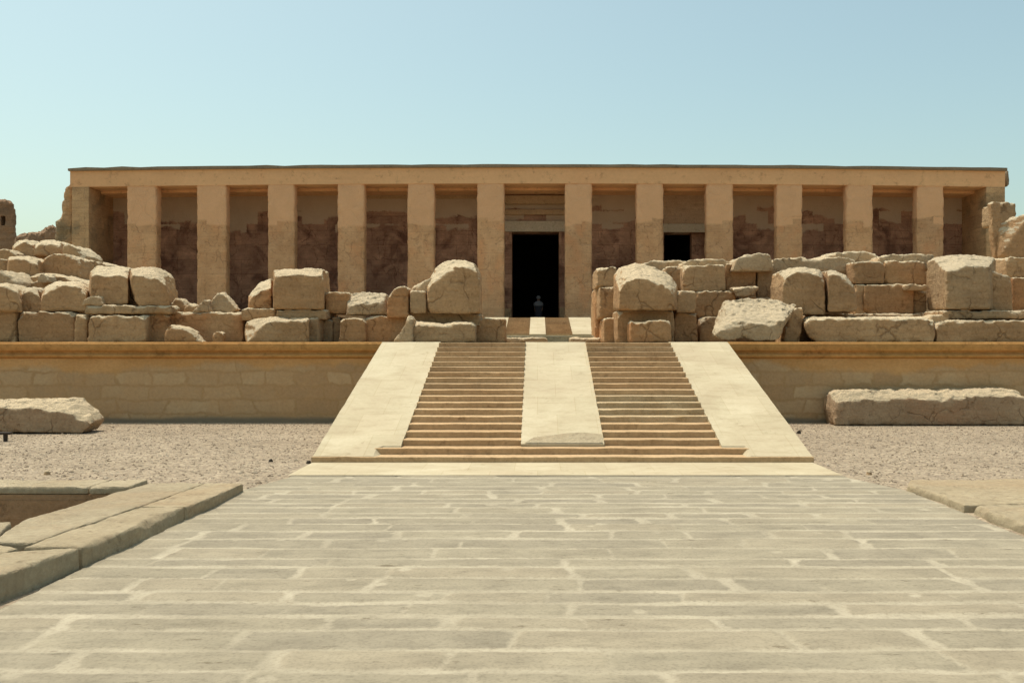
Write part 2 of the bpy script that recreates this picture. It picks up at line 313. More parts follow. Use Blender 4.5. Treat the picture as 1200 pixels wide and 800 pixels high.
def weather(me, seed, erode=0.38, rough=0.012, big=0.016, chip=0.9, iters=5, topwear=0.5):
    """wear the edges of a remeshed solid unevenly and roughen its faces"""
    n = len(me.vertices)
    co = np.empty(n * 3); me.vertices.foreach_get('co', co); co = co.reshape(-1, 3)
    ed = np.empty(len(me.edges) * 2, dtype=np.int64); me.edges.foreach_get('vertices', ed); ed = ed.reshape(-1, 2)
    deg = np.bincount(ed.ravel(), minlength=n).astype(float)[:, None]; deg[deg == 0] = 1
    s = co.copy()
    for _ in range(iters):
        a = np.zeros_like(s); np.add.at(a, ed[:, 0], s[ed[:, 1]]); np.add.at(a, ed[:, 1], s[ed[:, 0]]); s = a / deg
    s1 = co.copy()
    for _ in range(1):
        a = np.zeros_like(s1); np.add.at(a, ed[:, 0], s1[ed[:, 1]]); np.add.at(a, ed[:, 1], s1[ed[:, 0]]); s1 = a / deg
    zmin, zmax = co[:, 2].min(), co[:, 2].max()
    no = np.empty(n * 3); me.vertices.foreach_get('normal', no); no = no.reshape(-1, 3)
    out = np.empty_like(co); off = Vector((seed * 13.7, seed * 7.1, seed * 3.3))
    for i in range(n):
        p = Vector(co[i]); q = p + off
        a = noise.noise(q * 1.3) * 0.6 + noise.noise(q * 3.1) * 0.4
        h = (co[i, 2] - zmin) / max(zmax - zmin, .01)
        k = min(1.0, max(0.03, erode * (0.15 + a * 1.8 + topwear * (h - 0.5))))
        v = co[i] * (.75 * (1 - k)) + s1[i] * (.25 * (1 - k)) + s[i] * k
        eg = min(1.0, float(np.abs(s[i] - s1[i]).sum()) * 30)
        up = 1.0 + 0.9 * max(0.0, no[i][2]) + (0.5 if h > .8 else 0) + .5 * eg
        d = noise.noise(q * 7) * rough * up + noise.noise(q * 2.2) * big + noise.noise(q * 16) * rough * 0.7 * up
        rr = noise.ridged_multi_fractal(q * 2.4, 1.0, 2.1, 3, 0.9, 2.0)
        d -= max(0.0, rr - 1.7) * 0.05 * chip * (0.5 + 0.5 * up)
        lg = noise.noise(q * 2.6 + Vector((5, 5, 5))); d -= min(1, max(0, (lg - .12) * 14)) * .035 * chip * min(1, eg + .6 * max(0, no[i][2])) 
        out[i] = v + no[i] * d
    me.vertices.foreach_set('co', out.ravel()); me.update()
    no2 = np.empty(n * 3); me.vertices.foreach_get('normal', no2); no2 = no2.reshape(-1, 3)
    at = me.attributes.new('broken', 'FLOAT', 'POINT')  # from upward normals alone; marks the tops painted sunlit and bleached
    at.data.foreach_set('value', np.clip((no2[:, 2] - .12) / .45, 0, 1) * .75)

def solid(name, rings, voxel, mat, seed, parent=None, sharp=24, cuts=0, cut_size=1.0, **kw):
    """loft closed rings (same count) -> caps -> voxel remesh -> weather"""
    bm = bmesh.new()
    vr = [[bm.verts.new(p) for p in r] for r in rings]
    n = len(rings[0])
    for a, b in zip(vr, vr[1:]):
        for i in range(n):
            j = (i + 1) % n; bm.faces.new((a[i], a[j], b[j], b[i]))
    bm.faces.new(vr[0][::-1]); bm.faces.new(vr[-1])
    bmesh.ops.recalc_face_normals(bm, faces=bm.faces[:])
    if cuts:
        rr = random.Random(seed * 31 + 5)
        cs = [v.co.copy() for v in bm.verts]; lo = [min(v[i] for v in cs) for i in range(3)]; hi = [max(v[i] for v in cs) for i in range(3)]
        size = min(hi[0] - lo[0], hi[2] - lo[2])
        for _ in range(cuts):
            d = Vector((rr.choice((-1, 1)) * rr.uniform(.2, 1), -rr.uniform(.1, 1), rr.choice((1, 1, -.6)) * rr.uniform(.3, 1))).normalized()
            far = max(v.co.dot(d) for v in bm.verts); off = far - size * cut_size * rr.uniform(.05, .14)
            bmesh.ops.bisect_plane(bm, geom=bm.verts[:] + bm.edges[:] + bm.faces[:], plane_co=d * off, plane_no=d, clear_outer=True)
            bmesh.ops.holes_fill(bm, edges=[e for e in bm.edges if e.is_boundary], sides=0)
    bmesh.ops.triangulate(bm, faces=bm.faces[:]); bmesh.ops.recalc_face_normals(bm, faces=bm.faces[:])
    me = bpy.data.meshes.new(name + '_src'); bm.to_mesh(me); bm.free()
    t = bpy.data.objects.new('tmp', me); COL.objects.link(t)
    md = t.modifiers.new('r', 'REMESH'); md.mode = 'VOXEL'; md.voxel_size = voxel; md.adaptivity = 0
    dg = bpy.context.evaluated_depsgraph_get()
    nm = bpy.data.meshes.new_from_object(t.evaluated_get(dg)); nm.name = name
    bpy.data.objects.remove(t); bpy.data.meshes.remove(me)
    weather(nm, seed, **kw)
    nm.materials.clear()
    # origin at the base of the thing
    co = np.empty(len(nm.vertices) * 3); nm.vertices.foreach_get('co', co); co = co.reshape(-1, 3)
    c = Vector(((co[:, 0].min() + co[:, 0].max()) / 2, (co[:, 1].min() + co[:, 1].max()) / 2, co[:, 2].min()))
    co -= np.array(c); nm.vertices.foreach_set('co', co.ravel()); nm.update()
    o = link(name, nm, mat, smooth=True); o.location = c
    if sharp: nm.set_sharp_from_angle(angle=R(sharp))
    if parent:
        bpy.context.view_layer.update(); child(o, parent)
    return o
SEED = [0]
def rock(label, pts, Y, D, mat='tan', sil=None, k=0.45, name='stone_block', cat='stone block', group='fallen stone blocks on the terrace', voxel=0.042, back=0.0, **kw):
    """front outline pts at depth Y; optional outline sil for the crest further back; D = thickness"""
    SEED[0] += 1
    rings = [[P(x, y, Y) for x, y in pts]]
    if sil:
        mid = [P(x, y, Y + k * D) for x, y in sil]
        rings.append(mid); rings.append([Vector((v.x, Y + D, v.z - back)) for v in mid])
    else:
        rings.append([Vector((v.x, Y + D, v.z - back)) for v in rings[0]])
    kw.setdefault('cuts', 2 if sil else 4); kw.setdefault('cut_size', .45 if sil else .8)
    o = solid(name, rings, voxel, mat, SEED[0], **kw)
    tag(o, label, cat, group)
    return o
def rect(x0, x1, y0, y1, s=0, cut=.6):
    """slightly irregular rectangle outline in photo pixels"""
    r = random.Random(x0 * 7 + y0 * 13 + s)
    j = lambda a=0.8: r.uniform(-a, a)
    x0 -= .9; x1 += .9; y0 -= .7; y1 += .4
    return [(x0 + j(.5), y1), (x0 + j(), (y0 + y1) / 2 + j()), (x0 + cut * r.uniform(.2, 1.2), y0 + cut * r.uniform(.1, 1)), (x0 * .65 + x1 * .35, y0 + j(.7)),
            (x0 * .3 + x1 * .7, y0 + j(.7)), (x1 - cut * r.uniform(.2, 1.2), y0 + cut * r.uniform(.1, 1)), (x1 + j(), (y0 + y1) / 2 + j()), (x1 + j(.5), y1)]

# ================================================================ SETTING
GX = -3.42
def grid_quads(lst, name, mat, kind='structure'):
    bm = bmesh.new()
    for x0, x1, y0, y1, z in lst:
        v = [bm.verts.new(p) for p in ((x0, y0, z), (x1, y0, z), (x1, y1, z), (x0, y1, z))]; bm.faces.new(v)
    me = bpy.data.meshes.new(name); bm.to_mesh(me); bm.free()
    return tag(link(name, me, mat), kind=kind)
# one ground sheet with an opening for the sunken pit at the left
PX0, PX1, PY0, PY1 = -9.0, -4.55, 8.35, 10.35
grid_quads([(-3000, PX0, -3000, 3000, 0), (PX1, 3000, -3000, 3000, 0), (PX0, PX1, -3000, PY0, 0), (PX0, PX1, PY1, 3000, 0), (PX0, PX1, PY0, PY1, -0.5)], 'ground', 'gravel')

# gravel pebbles
def pebbles():
    rnd = random.Random(5); V = []; Fc = []
    for _ in range(26000):
        y = rnd.uniform(10.7, 20.6); x = rnd.choice((-1, 1)) * rnd.uniform(3.3, 15.5)
        if x < 0 and y < 11.15: continue
        if x > 0 and (y < 11.3 or x < 4.1): continue
        if x > -3.35 and x < 0: continue
        r = rnd.uniform(0.006, 0.017) * (2.0 if rnd.random() < .03 else 1)
        a = rnd.uniform(0, 6.28); n = len(V)
        sx, sy, sz = r * rnd.uniform(.8, 1.5), r * rnd.uniform(.7, 1.2), r * rnd.uniform(.5, .9)
        for k in range(5):
            t = a + k * 1.2566 + rnd.uniform(-.3, .3); V.append((x + sx * math.cos(t), y + sy * math.sin(t), sz * rnd.uniform(.15, .5)))
        V.append((x + rnd.uniform(-.3, .3) * sx, y, sz * 1.3))
        for k in range(5): Fc.append((n + k, n + (k + 1) % 5, n + 5))
        for k in range(5): V.append((V[n + k][0], V[n + k][1], -0.004))
        for k in range(5):
            k2 = (k + 1) % 5; Fc.append((n + 6 + k, n + 6 + k2, n + k2, n + k))
    me = bpy.data.meshes.new('gravel_stones'); me.from_pydata(V, [], Fc)
    return tag(link('gravel_stones', me, 'pebble'), kind='stuff', label='loose beige gravel spread over the court')
pebbles()

# paved path
def pavement():
    rnd = random.Random(11); nr = np.random.RandomState(3)
    step = 0.025
    ys = np.arange(2.2, 12.2, step); xs = np.linspace(0, 1, 312)
    joints = [2.2]; 
    while joints[-1] < 12.6: joints.append(joints[-1] + rnd.uniform(0.27, 0.39))
    rows = []
    for k in range(len(joints)):
        x = -4.2 + rnd.uniform(0, .8); c = [x]
        while c[-1] < 5: c.append(c[-1] + rnd.choice((rnd.uniform(.6, 1.1), rnd.uniform(1.0, 1.9))))
        rows.append((c, [rnd.uniform(-.5, .5) for _ in c], [rnd.uniform(.012, .06) if rnd.random() < .8 else .004 for _ in c], [rnd.random() for _ in c]))
    jw = [rnd.uniform(.014, .042) for _ in joints]
    blobs = [(rnd.uniform(-3.2, 4.1), rnd.uniform(4.6, 12), rnd.uniform(.02, .07)) for _ in range(46)]
    V = []; J = []; T = []
    for y in ys:
        for t in xs:
            lx = -3.44 if y < 11.0 else -3.44 + 0.25 * min(1, (y - 11.0) / 1.0)
            rx = 4.30 if y < 11.0 else 4.30 - 0.34 * min(1, (y - 11.0) / 1.0)
            x = lx + (rx - lx) * t
            wy = y + 0.035 * noise.noise(Vector((x * .7, y * 2.2, 0))) + 0.012 * noise.noise(Vector((x * 4, y * 4, 3)))
            k = int(np.searchsorted(joints, wy)) - 1; k = max(0, min(k, len(joints) - 2))
            d0, d1 = wy - joints[k], joints[k + 1] - wy
            wv = 0.6 + 0.9 * (0.5 + noise.noise(Vector((x * 1.1, k * 3.7, 9))))
            dj = min(d0 - jw[k] * wv, d1 - jw[k + 1] * wv)
            c, lean, cw, tone = rows[k]; wx = x + 0.02 * noise.noise(Vector((x * 3, y * 5, 7)))
            fr = d0 / (d0 + d1) - .5
            best = 9; ti = 0
            for i, cx in enumerate(c):
                cc = cx + lean[i] * fr * .14
                dd = abs(wx - cc) - cw[i] * (0.7 + 0.9 * abs(fr) + .5 * noise.noise(Vector((cx, y * 6, 2))))
                if dd < best: best = dd
                if wx > cc: ti = i
            d = min(dj, best)
            for bx_, by_, br_ in blobs:
                if abs(by_ - y) < .2 and abs(bx_ - x) < .3:
                    d = min(d, math.hypot(x - bx_, (y - by_)) - br_)
            J.append(d); T.append(tone[ti])
            z = 0.012 + 0.004 * noise.noise(Vector((x * 1.2, y * 1.2, 1))) + 0.010 * (tone[ti] - .5) * (1 if d > 0.0 else 0) + (0.004 if d > 0.01 else 0)
            V.append((x, y, z))
    nx, ny = len(xs), len(ys)
    Fc = [(j * nx + i, j * nx + i + 1, (j + 1) * nx + i + 1, (j + 1) * nx + i) for j in range(ny - 1) for i in range(nx - 1)]
    me = bpy.data.meshes.new('pavement'); me.from_pydata(V, [], Fc)
    for nm, arr in (('joint', J), ('tone', T)):
        a = me.attributes.new(nm, 'FLOAT', 'POINT'); a.data.foreach_set('value', arr)
    return tag(link('pavement', me, 'pave', smooth=True), kind='structure')
pavement()
# paving behind/under the camera so other viewpoints see a path too
grid_quads([(-3.44, 4.30, -12, 2.2, 0.012)], 'path', 'kerb')
# pale landing strip at the foot of the stairs
grid_quads([(-3.24, 3.96, 12.175, 13.62, 0.022)], 'landing_strip', 'ramp')

# terraces
WY = 20.8; TZ = 1.775
boxes('terrace', [(-90, 90, WY + 0.5, 39.2, -0.2, TZ), (-3.2, 3.9, 19.62, WY + 0.5, -0.2, TZ - 0.012)], 'earth')['kind'] = 'structure'
UZ = 2.85
boxes('upper_terrace', [(-90, 90, 39.2, 120, -0.2, UZ)], 'earth')['kind'] = 'structure'

# ================================================================ RETAINING WALLS
def retaining(x0, x1, label):
    t = empty('retaining_wall', ((x0 + x1) / 2, WY + .2, 0))
    boxes('wall_face', [(x0, x1, WY, WY + 0.495, 0.0, 1.42)], 'retaining', 0, t)
    bm = bmesh.new()                                   # coping: torus moulding and flat band, slightly uneven
    n = 60; prof = [(0.02, 1.42), (-0.05, 1.44), (-0.075, 1.475), (-0.05, 1.51), (-0.005, 1.53), (-0.005, 1.56), (-0.07, 1.60), (-0.085, 1.66), (-0.085, 1.735), (-0.06, 1.78), (0.50, 1.785), (0.50, 1.42)]
    rings = []
    for i in range(n + 1):
        x = x0 + (x1 - x0) * i / n
        dz = 0.006 * noise.noise(Vector((x * .8, 0, 0))); dy = 0.012 * noise.noise(Vector((x * 1.3, 5, 0)))
        rings.append([bm.verts.new((x, WY + a + (dy if a < .3 else 0), z + dz)) for a, z in prof])
    m = len(prof)
    for a, b in zip(rings, rings[1:]):
        for i in range(m):
            bm.faces.new((a[i], b[i], b[(i + 1) % m], a[(i + 1) % m]))
    bm.faces.new(rings[0]); bm.faces.new(rings[-1][::-1]); bmesh.ops.recalc_face_normals(bm, faces=bm.faces[:])
    me = bpy.data.meshes.new('coping'); bm.to_mesh(me); bm.free()
    child(link('coping', me, 'coping'), t)
    tag(t, label, 'wall', 'retaining walls of the terrace')
retaining(-40, -3.27, 'long orange plastered retaining wall left of the stairs, old stones showing')
retaining(3.98, 40, 'long orange plastered retaining wall right of the stairs, behind a fallen beam')

# ================================================================ STAIRCASE
def staircase():
    t = empty('staircase', (0.36, 14, 0))
    tag(t, 'broad shallow stone staircase with three pale ramps, rising from the paved path', 'staircase')
    def worn(name, b, mat, seed):
        x0, x1, y0, y1, z0, z1 = b
        bm = bmesh.new(); n = max(2, int((x1 - x0) / .12))
        rings = []
        for i in range(n + 1):
            x = x0 + (x1 - x0) * i / n
            w1 = 0.010 * noise.noise(Vector((x * 2.1, seed * 3.3, 0))); w2 = 0.007 * noise.noise(Vector((x * 3.1, seed * 5.3, 4)))
            rings.append([bm.verts.new(p) for p in ((x, y0, z0), (x, y0 + w2, z1 - .007 + w2), (x, y0 + .007 + abs(w1) * .4, z1 + w2), (x, y1, z1 + w2 * .3), (x, y1, z0))])
        for a, c in zip(rings, rings[1:]):
            for i in range(5): bm.faces.new((a[i], c[i], c[(i + 1) % 5], a[(i + 1) % 5]))
        bm.faces.new(rings[0]); bm.faces.new(rings[-1][::-1]); bmesh.ops.recalc_face_normals(bm, faces=bm.faces[:])
        me = bpy.data.meshes.new(name); bm.to_mesh(me); bm.free()
        return child(link(name, me, mat), t)
    o = worn('plinth', (-3.26, 3.98, 13.52, 13.94, 0.0, 0.10), 'step', 1)
    worn('step', (-2.40, 3.12, 13.83, 14.21, 0.09, 0.19), 'step', 2)
    n = 17; run = (19.62 - 14.16) / n; rise = (TZ - 0.012 - 0.19) / n
    for k in range(n):
        y = 14.16 + run * k; z1 = 0.19 + rise * (k + 1)
        for s, (x0, x1) in enumerate(((-2.03, -.25), (1.0, 2.74))):
            worn('step', (x0, x1, y, y + run + .03, z1 - rise - 0.02, z1), 'step_b' if 3 <= k <= 6 and s == 1 else 'step', k * 2 + s + 5)
    def slope(x0, x1, ys, zs, ye, ze, nx, seed):
        bm = bmesh.new(); ny = 60; g = []
        for j in range(ny + 1):
            y = ys + (ye - ys) * j / ny; z = zs + (ze - zs) * j / ny; row = []
            for i in range(nx + 1):
                x = x0 + (x1 - x0) * i / nx
                e = 0.008 * noise.noise(Vector((i * .01 + seed, y * 2.5, 0))) if i in (0, nx) else 0
                zn = z
                if seed < 3 and -2.37 < x < 3.09 and y < 13.9: zn = .085
                row.append(bm.verts.new((x + e, y, zn + 0.006 * noise.noise(Vector((x * 1.5, y * 1.1, seed))))))
            g.append(row)
        for j in range(ny):
            for i in range(nx): bm.faces.new((g[j][i], g[j][i + 1], g[j + 1][i + 1], g[j + 1][i]))
        lo = [[bm.verts.new((v.co.x, v.co.y, 0.0)) for v in (r[0], r[-1])] for r in g]
        for j in range(ny):
            bm.faces.new((g[j][0], g[j + 1][0], lo[j + 1][0], lo[j][0])); bm.faces.new((g[j + 1][-1], g[j][-1], lo[j][1], lo[j + 1][1]))
        bm.faces.new([lo[0][0], lo[0][1]] + g[0][::-1]); bm.faces.new([lo[-1][1], lo[-1][0]] + g[-1])
        me = bpy.data.meshes.new('ramp'); bm.to_mesh(me); bm.free()
        return child(link('ramp', me, 'ramp', smooth=False), t)
    slope(-3.25, -2.03, 13.56, 0.104, 19.64, TZ + .004, 14, 1)
    slope(2.74, 3.97, 13.56, 0.104, 19.64, TZ + .004, 14, 2)
    slope(-0.25, 1.0, 14.05, 0.23, 19.64, TZ + .004, 10, 3)
    bm = bmesh.new(); pp = [(-.20, 14.06), (.98, 14.06), (.985, 14.42), (.7, 14.50), (.45, 14.46), (.2, 14.37), (-.05, 14.30)]
    bm.faces.new([bm.verts.new((x, y, .23 + (y - 14.05) * (TZ + .004 - .23) / 5.59 + .012)) for x, y in pp])
    me = bpy.data.meshes.new('worn_foot'); bm.to_mesh(me); bm.free(); child(link('worn_foot', me, 'kerb'), t)
M['step_b'] = stone('patched_step_stone', (0.449, 0.309, 0.165), (0.721, 0.571, 0.372), sc_=2.5, strata=0.0, bd=0.03, vary=0.1)
staircase()

def small_stair():
    t = empty('staircase', (0.3, 34, TZ))
    tag(t, 'short far staircase leading up to the dark temple doorway', 'staircase')
    boxes('landing', [(-1.9, 2.25, 30.6, 34.5, TZ - .05, 2.03)], 'grey_step', 0.02, t)
    n = 8; ys, ye, zs, ze = 34.2, 39.2, 2.03, UZ + .003
    for k in range(n):
        y = ys + (ye - ys) * k / n; z = zs + (ze - zs) * (k + 1) / n
        for x0, x1 in ((-1.2, -.30), (.30, 1.28)):
            boxes('step', [(x0, x1, y, y + (ye - ys) / n + .03, z - .15, z)], 'step', 0, t)
    for x0, x1 in ((-.30, .30), (1.28, 2.2), (-2.2, -1.2)):
        bm = bmesh.new()
        v = [bm.verts.new(p) for p in ((x0, ys, 1.9), (x1, ys, 1.9), (x1, ye, 1.9), (x0, ye, 1.9), (x0, ys, zs + .09), (x1, ys, zs + .09), (x1, ye, ze + .03), (x0, ye, ze + .03))]
        for f in ((0, 3, 2, 1), (4, 5, 6, 7), (0, 1, 5, 4), (1, 2, 6, 5), (2, 3, 7, 6), (3, 0, 4, 7)): bm.faces.new([v[i] for i in f])
        me = bpy.data.meshes.new('ramp'); bm.to_mesh(me); bm.free(); child(link('ramp', me, 'ramp'), t)
M['grey_step'] = stone('grey_step_stone', (0.42, 0.40, 0.28), (0.56, 0.52, 0.38), vary=0)
small_stair()

# ================================================================ TEMPLE
FY = 52.0; BY = 55.0
def X(px, Y=FY): return (px - CX) * Y / F
def Z(py, Y=FY): return EYE + (CY - py) * Y / F
def sag(x): return -0.20 * (x / 26.0) ** 2
def temple():
    t = empty('temple', (0, FY + 12, UZ))
    tag(t, 'long flat-roofed stone temple with a front row of twelve square pillars', 'temple')
    pil = [(148, 183), (230, 265), (313, 345), (395, 427), (477, 509), (559, 591), (662, 694), (746, 778), (828, 860), (910, 941), (992, 1024), (1075, 1107)]
    zt = Z(215)
    for i, (a, b) in enumerate(pil):
        x0, x1 = X(a), X(b); top = zt + sag((x0 + x1) / 2) + .02
        r = lambda y: [Vector(p) for p in ((x0, y, UZ - .05), (x0, y, top + .35), (x1, y, top + .35), (x1, y, UZ - .05))]
        solid('pillar', [r(FY + .035), r(FY + 0.75)], 0.09, 'pillar', 200 + i, t, erode=0.55, rough=0.012, big=0.02, chip=0.8, iters=5, topwear=-0.9)
    # end piers
    for a, b in ((84, 104), (1156, 1178)):
        x0, x1 = X(a), X(b)
        boxes('end_pier', [(x0, x1, FY + .01, BY + .5, UZ - .05, zt + sag(x0) + .01)], 'sidewall', 0.03, t)
    # architrave and roof edge following the very slight sag of the long line
    def band(name, x0, x1, ya, yb, za, zb, mat, n=52, wob=0.0):
        bm = bmesh.new(); rings = []
        for i in range(n + 1):
            x = x0 + (x1 - x0) * i / n; s = sag(x); e = wob * noise.noise(Vector((x * .9, 2, 2)))
            rings.append([bm.verts.new(p) for p in ((x, ya, za + s), (x, ya, zb + s + e), (x, yb, zb + s + e), (x, yb, za + s))])
        for a, b in zip(rings, rings[1:]):
            for i in range(4): bm.faces.new((a[i], b[i], b[(i + 1) % 4], a[(i + 1) % 4]))
        bm.faces.new(rings[0]); bm.faces.new(rings[-1][::-1]); bmesh.ops.recalc_face_normals(bm, faces=bm.faces[:])
        me = bpy.data.meshes.new(name); bm.to_mesh(me); bm.free(); return child(link(name, me, mat), t)
    xl, xr = X(82), X(1178)
    band('architrave', xl, xr, FY + .012, FY + 1.45, zt, Z(196.5), 'facade')
    band('roof_edge', xl - .06, xr + .06, FY - .12, FY + 1.6, Z(196.5) + .002, Z(193), 'roof_edge', wob=0.06)
    band('roof_slab', xl, xr, FY + 1.46, 82, zt - .15, zt + .5, 'facade', 20)
    # rear wall of the portico with two doorways, hall behind
    d1a, d1b, dt = X(600, BY), X(655, BY), Z(272, BY)
    d2a, d2b, d2t = X(778, BY), X(828, BY), Z(272.5, BY)
    zc = zt - .14
    xL, xR = X(84) + .5, X(1178) - .5
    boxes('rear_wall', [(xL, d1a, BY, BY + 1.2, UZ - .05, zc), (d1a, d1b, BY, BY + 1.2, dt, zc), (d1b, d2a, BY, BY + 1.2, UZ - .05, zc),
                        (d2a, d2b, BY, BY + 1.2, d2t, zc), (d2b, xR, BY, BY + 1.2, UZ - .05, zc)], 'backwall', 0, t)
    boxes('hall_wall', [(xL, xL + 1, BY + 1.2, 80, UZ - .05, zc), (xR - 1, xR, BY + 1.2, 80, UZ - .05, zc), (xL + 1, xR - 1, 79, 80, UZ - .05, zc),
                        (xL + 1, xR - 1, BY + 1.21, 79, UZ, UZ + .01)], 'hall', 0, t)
    # columns faintly seen inside
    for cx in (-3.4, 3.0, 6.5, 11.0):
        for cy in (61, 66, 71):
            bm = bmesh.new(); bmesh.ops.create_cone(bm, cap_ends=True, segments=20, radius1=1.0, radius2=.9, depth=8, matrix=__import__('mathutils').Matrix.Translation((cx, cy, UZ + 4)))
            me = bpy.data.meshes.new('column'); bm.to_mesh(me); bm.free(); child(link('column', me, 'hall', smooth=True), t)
    # door surround
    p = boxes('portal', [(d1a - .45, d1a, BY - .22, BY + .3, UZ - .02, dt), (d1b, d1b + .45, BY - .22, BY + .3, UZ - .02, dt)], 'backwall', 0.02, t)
    boxes('portal_lintel', [(d1a - .55, d1b + .55, BY - .26, BY - .003, dt + .003, dt + .62)], 'portal', 0.03, t)
    boxes('portal_cornice', [(X(590, BY), X(664, BY), BY - .34, BY - .003, Z(240, BY), Z(230, BY)), (X(590, BY), X(664, BY), BY - .2, BY - .003, Z(252, BY), Z(246, BY))], 'band', 0.04, t)
    boxes('side_door_lintel', [(d2a - .1, d2b + .1, BY - .14, BY - .003, d2t + .003, d2t + .5)], 'portal', 0.02, t)
    boxes('side_door_jamb', [(X(812, BY), d2b, BY + .5, BY + 1.1, UZ, d2t)], 'backwall', 0.02, t)
    boxes('side_door_panel', [(d2a, d2b, BY - .06, BY - .003, d2t + .503, zc - .02)], 'panel', 0.01, t)
    boxes('frieze', [(X(425, BY), X(560, BY), BY - .10, BY - .003, Z(233, BY), zc - .01)], 'band', 0.02, t)
    # low threshold stones each side of the doorway
    boxes('threshold_stone', [(d1a - .5, d1a - .02, BY - 1.1, BY - .24, UZ, UZ + 1.0)], 'grey', 0.04, t)
    boxes('threshold_stone', [(d1b + .02, d1b + .6, BY - 1.1, BY - .24, UZ, UZ + 1.05)], 'grey', 0.04, t)
    # ruined outer wall climbing at the left end
    pts = [(62, 296), (64, 262), (69, 253), (71, 240), (74, 228), (77, 216), (83.8, 214), (83.8, 296)]
    ring = lambda y: [Vector((P(a, b, FY + .4).x, y, P(a, b, FY + .4).z)) for a, b in pts]
    solid('ruined_flank', [ring(FY + .4), ring(FY + 7)], 0.14, 'sidewall', 301, t, erode=0.8, big=0.08, rough=0.04, chip=1.5, iters=4)
    pts = [(1172, 300), (1172, 250), (1178, 219), (1181.5, 219), (1181.5, 198), (1178.2, 197.5), (1178.2, 300)]
    ring = lambda y: [Vector((P(a, b, FY + .4).x, y, P(a, b, FY + .4).z)) for a, b in [(1178.3, 300), (1178.3, 199), (1182, 199), (1182, 217), (1179.6, 219), (1179.6, 300)]]
    solid('roof_corner', [ring(FY + .3), ring(FY + 2)], 0.09, 'roof_edge', 302, t, erode=0.5, big=0.02, chip=.5, iters=3)
temple()

# ================================================================ FAR LEFT MUD BRICK RUINS
def mud():
    Y = 66
    o = solid('mud_brick_tower', [[P(x, y, Y) for x, y in [(-14, 300), (-14, 240), (-6, 234), (8, 235), (15, 238), (18, 246), (18, 272), (20, 280), (22, 300)]],
                                  [P(x - 3, y, Y + 6) for x, y in [(-14, 300), (-14, 240), (-6, 234), (8, 235), (15, 238), (18, 246), (18, 272), (20, 280), (22, 300)]]], 0.14, 'mud', 401, erode=.7, big=.12, rough=.04, iters=5)
    # give the tower a real window recess by cutting
    c = P(3.5, 258.5, Y); bm = bmesh.new(); box_bm(bm, c.x - .16, c.x + .16, Y - 1, Y + 1.2, c.z - .34, c.z + .34)
    cm = bpy.data.meshes.new('cut'); bm.to_mesh(cm); bm.free(); co = bpy.data.objects.new('cut', cm); COL.objects.link(co)
    md = o.modifiers.new('b', 'BOOLEAN'); md.object = co; md.operation = 'DIFFERENCE'; md.solver = 'EXACT'
    bpy.context.view_layer.update()
    nm = bpy.data.meshes.new_from_object(o.evaluated_get(bpy.context.evaluated_depsgraph_get())); o.modifiers.clear(); o.data = nm
    bpy.data.objects.remove(co); bpy.data.meshes.remove(cm); nm.name = 'mud_brick_tower'
    tag(o, 'brown rounded mud brick tower with one small dark window at the far left', 'tower')
    pts = [(18, 300), (19, 279), (28, 274), (40, 273), (50, 272), (55, 267), (62, 264), (68, 268), (70, 300)]
    o = solid('mud_brick_wall', [[P(x, y, 62) for x, y in pts], [P(x - 1, y + 1, 65) for x, y in pts]], 0.13, 'mud', 402, erode=1, big=.12, rough=.05, iters=5)
    tag(o, 'low crumbling mud brick wall between the brown tower and the temple', 'wall')
mud()

# ================================================================ RUIN BLOCKS
G1 = 'stone blocks heaped on the terrace left of the stairs'
G2 = 'stone blocks ranged on the terrace right of the stairs'
def L_(label, pts, Y=27.0, D=1.4, mat='tan', **kw): return rock(label, pts, Y, D, mat, group=G1, **kw)
def R_(label, pts, Y=27.0, D=1.4, mat='tan', **kw): return rock(label, pts, Y, D, mat, group=G2, **kw)
B = 401   # base line of the terrace in photo pixels

# --- left, bottom course
L_('short square block at the left end of the bottom course', rect(-14, 18, 365, B), mat='tan')
L_('long low block second from the left in the bottom course', rect(21.5, 86, 365.5, B), mat='orange', erode=.8)
L_('narrow upright block squeezed beside the streaked block', rect(87, 101, 369, B), 26.9, 1.1)
L_('broad block with brown vertical streaks under the thin pale slab', [(102, B), (103, 385), (105, 371), (125, 369), (150, 370), (170, 369), (171, 385), (171, B)], 26.7, 1.4, 'tan')
L_('reddish brown block set back beside the streaked block', rect(171, 197, 369, B), 27.1, 1.2, 'orange')
L_('thin pale slab lying under the pair of big boulders', rect(100, 199, 358.5, 367.5), 26.9, 1.7, 'grey')
L_('long orange block with a lit top edge, third from the stairs side', rect(199, 284, 366.5, B), 27.4, 1.4, 'orange')
L_('small pointed pale stone in front of the long orange block', [(191, B), (193, 388), (197, 381), (205, 381), (216, 384), (222, 387), (234, B)], 26.3, .7, 'orange', erode=.6)
L_('tiny upright stub at the foot of the long orange block', rect(248, 259, 389, B), 26.8, .4, 'orange')
L_('low slab under the quarter round boulder', rect(283, 322, 362.5, 375), 27.2, 1.6, 'tan')
L_('thin dark slab under the tall cube-shaped block', rect(323, 381, 362.8, 374), 27.1, 1.6, 'grey')
L_('low core block hidden behind the slanting broken block', rect(284, 330, 374, B), 28.0, 1.0, 'tan')
L_('broken block with a bright slanting left end, beneath the tall cube-shaped block', [(289, B), (296, 395), (304, 386), (313, 378), (320, 376), (340, 376), (362, 374), (362, B)], 26.4, 1.1, 'grey',
   sil=[(288, B), (286, 385), (287, 377), (300, 374), (318, 371), (340, 372.5), (362, 372.5), (362, B)], k=.5)
L_('narrow dark block in shade right of the slanting broken block', rect(362, 372, 373, B), 26.9, 1.0, 'grey')
